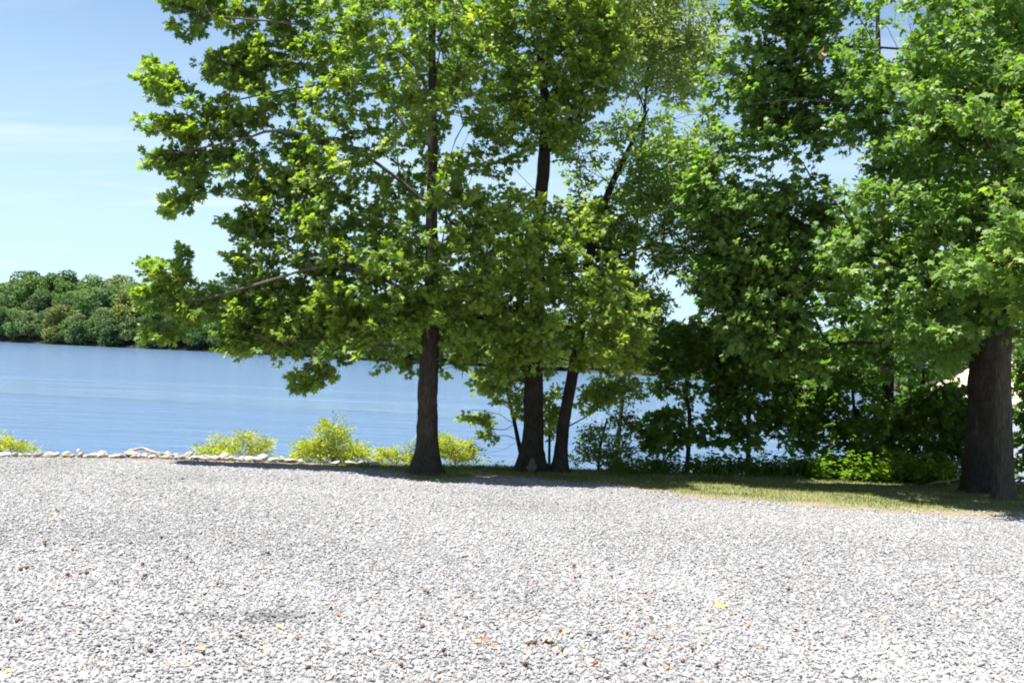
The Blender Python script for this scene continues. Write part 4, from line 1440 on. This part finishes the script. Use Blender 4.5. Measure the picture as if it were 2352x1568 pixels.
# ------------------------------------------------------------------ seed balls and fallen leaves on the gravel
def seed_ball():
    V, F_ = ico(2)
    V = V.copy()
    k_ = rng.permutation(len(V))[:60]
    V[k_] *= 1.32
    V *= 0.0155
    n0 = len(V)
    tb_ = Tubes()
    tb_.add(np.array([(0, 0, .012), (.006, .004, .028), (.02, .01, .04)]), np.array([.0016, .0014, .001]), 4)
    tv = np.vstack(tb_.V)
    return np.vstack([V, tv]), F_, np.vstack(tb_.Q) + n0


BALL_M = [plain('brown_seed_ball', (0.15, 0.075, 0.035), .8), plain('dark_seed_ball', (0.07, 0.04, 0.022), .85), plain('russet_seed_ball', (0.17, 0.08, 0.045), .8)]
balls = []
for m_ in BALL_M:
    for _ in range(2):
        V, F_, Q = seed_ball()
        balls.append(mesh_np('seed_ball', V, [F_, Q], mats=[m_]))
# (x, y) in the 2352-wide picture
BP = [(47, 1313), (61, 1310), (199, 1323), (333, 1330), (327, 1302), (155, 1326), (184, 1324), (500, 1348), (430, 1286), (345, 1505), (40, 1434), (102, 1250), (102, 1256), (920, 1535), (709, 1541), (616, 1275), (975, 1363), (983, 1368),
      (970, 1447), (1213, 1487), (1254, 1481), (1266, 1485), (1228, 1482), (1287, 1456), (1440, 1462), (1292, 1498), (1018, 1502), (1206, 1535), (1368, 1532), (1535, 1535), (1440, 1503), (1564, 1500), (1590, 1500), (1648, 1540),
      (1320, 1332), (1318, 1305), (1364, 1305), (1405, 1331), (1811, 1360), (2184, 1305), (1812, 1332), (1942, 1471), (1480, 1531), (1568, 1528), (552, 1470), (263, 1477), (848, 1458), (683, 1476), (850, 1505), (1022, 1512),
      (371, 1240), (760, 1302)]
for i, (x, y) in enumerate(BP):
    p = G(x, y)
    zone = zone_of(x, y)
    mi = i % 6
    o = link('seed_ball', balls[mi], None, (p[0], p[1], p[2] + 0.026 + 0.006 * rng.random()), '%s spiky seed ball %s' % (['brown', 'brown', 'dark brown', 'dark brown', 'russet', 'russet'][mi], zone), 'seed ball', 'seed balls scattered on the gravel')
    o.rotation_euler = tuple(rng.random(3) * 6)
    o.scale = (rng.uniform(.5, .9),) * 3

LF_M = [plain('orange_fallen_leaf', (0.36, 0.17, 0.075), .7), plain('yellow_fallen_leaf', (0.40, 0.27, 0.10), .7), plain('tan_fallen_leaf', (0.33, 0.21, 0.12), .75), plain('russet_fallen_leaf', (0.25, 0.10, 0.055), .75),
        plain('green_fallen_leaf', (0.24, 0.28, 0.08), .6)]
LN = ['orange', 'yellow', 'tan', 'russet', 'yellow-green']


def fallen(kind, m_, curl):
    T, F_ = TEMPL[kind]
    V = T.copy()
    V[:, 2] += curl * (V[:, 0] - .4) ** 2 + curl * .8 * V[:, 1] ** 2
    lo = V * np.array([1, 1, 1])
    lo[:, 2] -= 0.02
    n0 = len(V)
    me = mesh_np('fallen_leaf', V, [F_], mats=[m_])
    return me


fl_mesh = {(k_, c_): fallen(k_, LF_M[c_], rng.uniform(.3, .9)) for k_ in ('star', 'broad') for c_ in range(5)}
FLP = [(1640, 1397, 4, .11, 'large yellow-green fallen leaf on the gravel in the right half'), (1269, 1478, 1, .085, 'bright yellow fallen leaf beside the cluster of seed balls at front centre'), (980, 1367, 2, .06, None),
       (1128, 1488, 0, .07, None), (1112, 1488, 3, .06, None), (1092, 1484, 1, .05, None), (1291, 1455, 1, .06, None), (780, 1417, 0, .05, None), (758, 1405, 1, .05, None), (645, 1449, 1, .05, None), (606, 1499, 1, .05, None),
       (460, 1501, 1, .06, None), (462, 1500, 0, .05, None), (682, 1474, 0, .05, None), (640, 1450, 1, .05, None), (15, 1547, 1, .06, None), (424, 1540, 0, .05, None), (1440, 1416, 0, .05, None), (1530, 1383, 1, .05, None)]
for i in range(95):
    if i < 60:
        x, y = rng.normal(1560, 230), rng.normal(1440, 60)
    else:
        x, y = rng.uniform(20, 2340), rng.uniform(1230, 1560)
    if 1200 < y < 1566 and -20 < x < 2370:
        FLP.append((x, y, int(rng.choice(4, p=[.42, .25, .18, .15])), rng.uniform(.022, .05), None))
for i, (x, y, c_, sz, lab) in enumerate(FLP):
    p = G(x, y)
    zone = zone_of(x, y)
    o = link('fallen_leaf', fl_mesh[('star' if (sz > .06 or i % 3 == 0) else 'broad', c_)], None, (p[0], p[1], p[2] + 0.026 + 0.008 * rng.random()),
             lab or 'small %s fallen leaf %s' % (LN[c_], zone), 'leaf', 'fallen leaves scattered on the gravel')
    o.scale = (sz,) * 3
    o.rotation_euler = (rng.normal(0, .35), rng.normal(0, .35), rng.random() * 6.28)
# a few dry leaves caught in the foliage of the right-hand tree
tree = bpy.data.objects['large_sweetgum_tree']
for x, y, dy in [(1888, 122, -3.1), (1893, 128, -3.1), (1884, 127, -3.1), (1890, 118, -3.1)]:
    o = link('dead_leaf', fl_mesh[('star', 0)], tree, None, 'dry orange leaf')
    p = P(x, y, YD + dy)
    o.location = Vector(p) - tree.location
    o.scale = (.085,) * 3
    o.rotation_euler = tuple(rng.random(3) * 6)
print('gravel stones', ng, 'tris', sum(len(o.data.polygons) for o in scene.objects if o.type == 'MESH'))
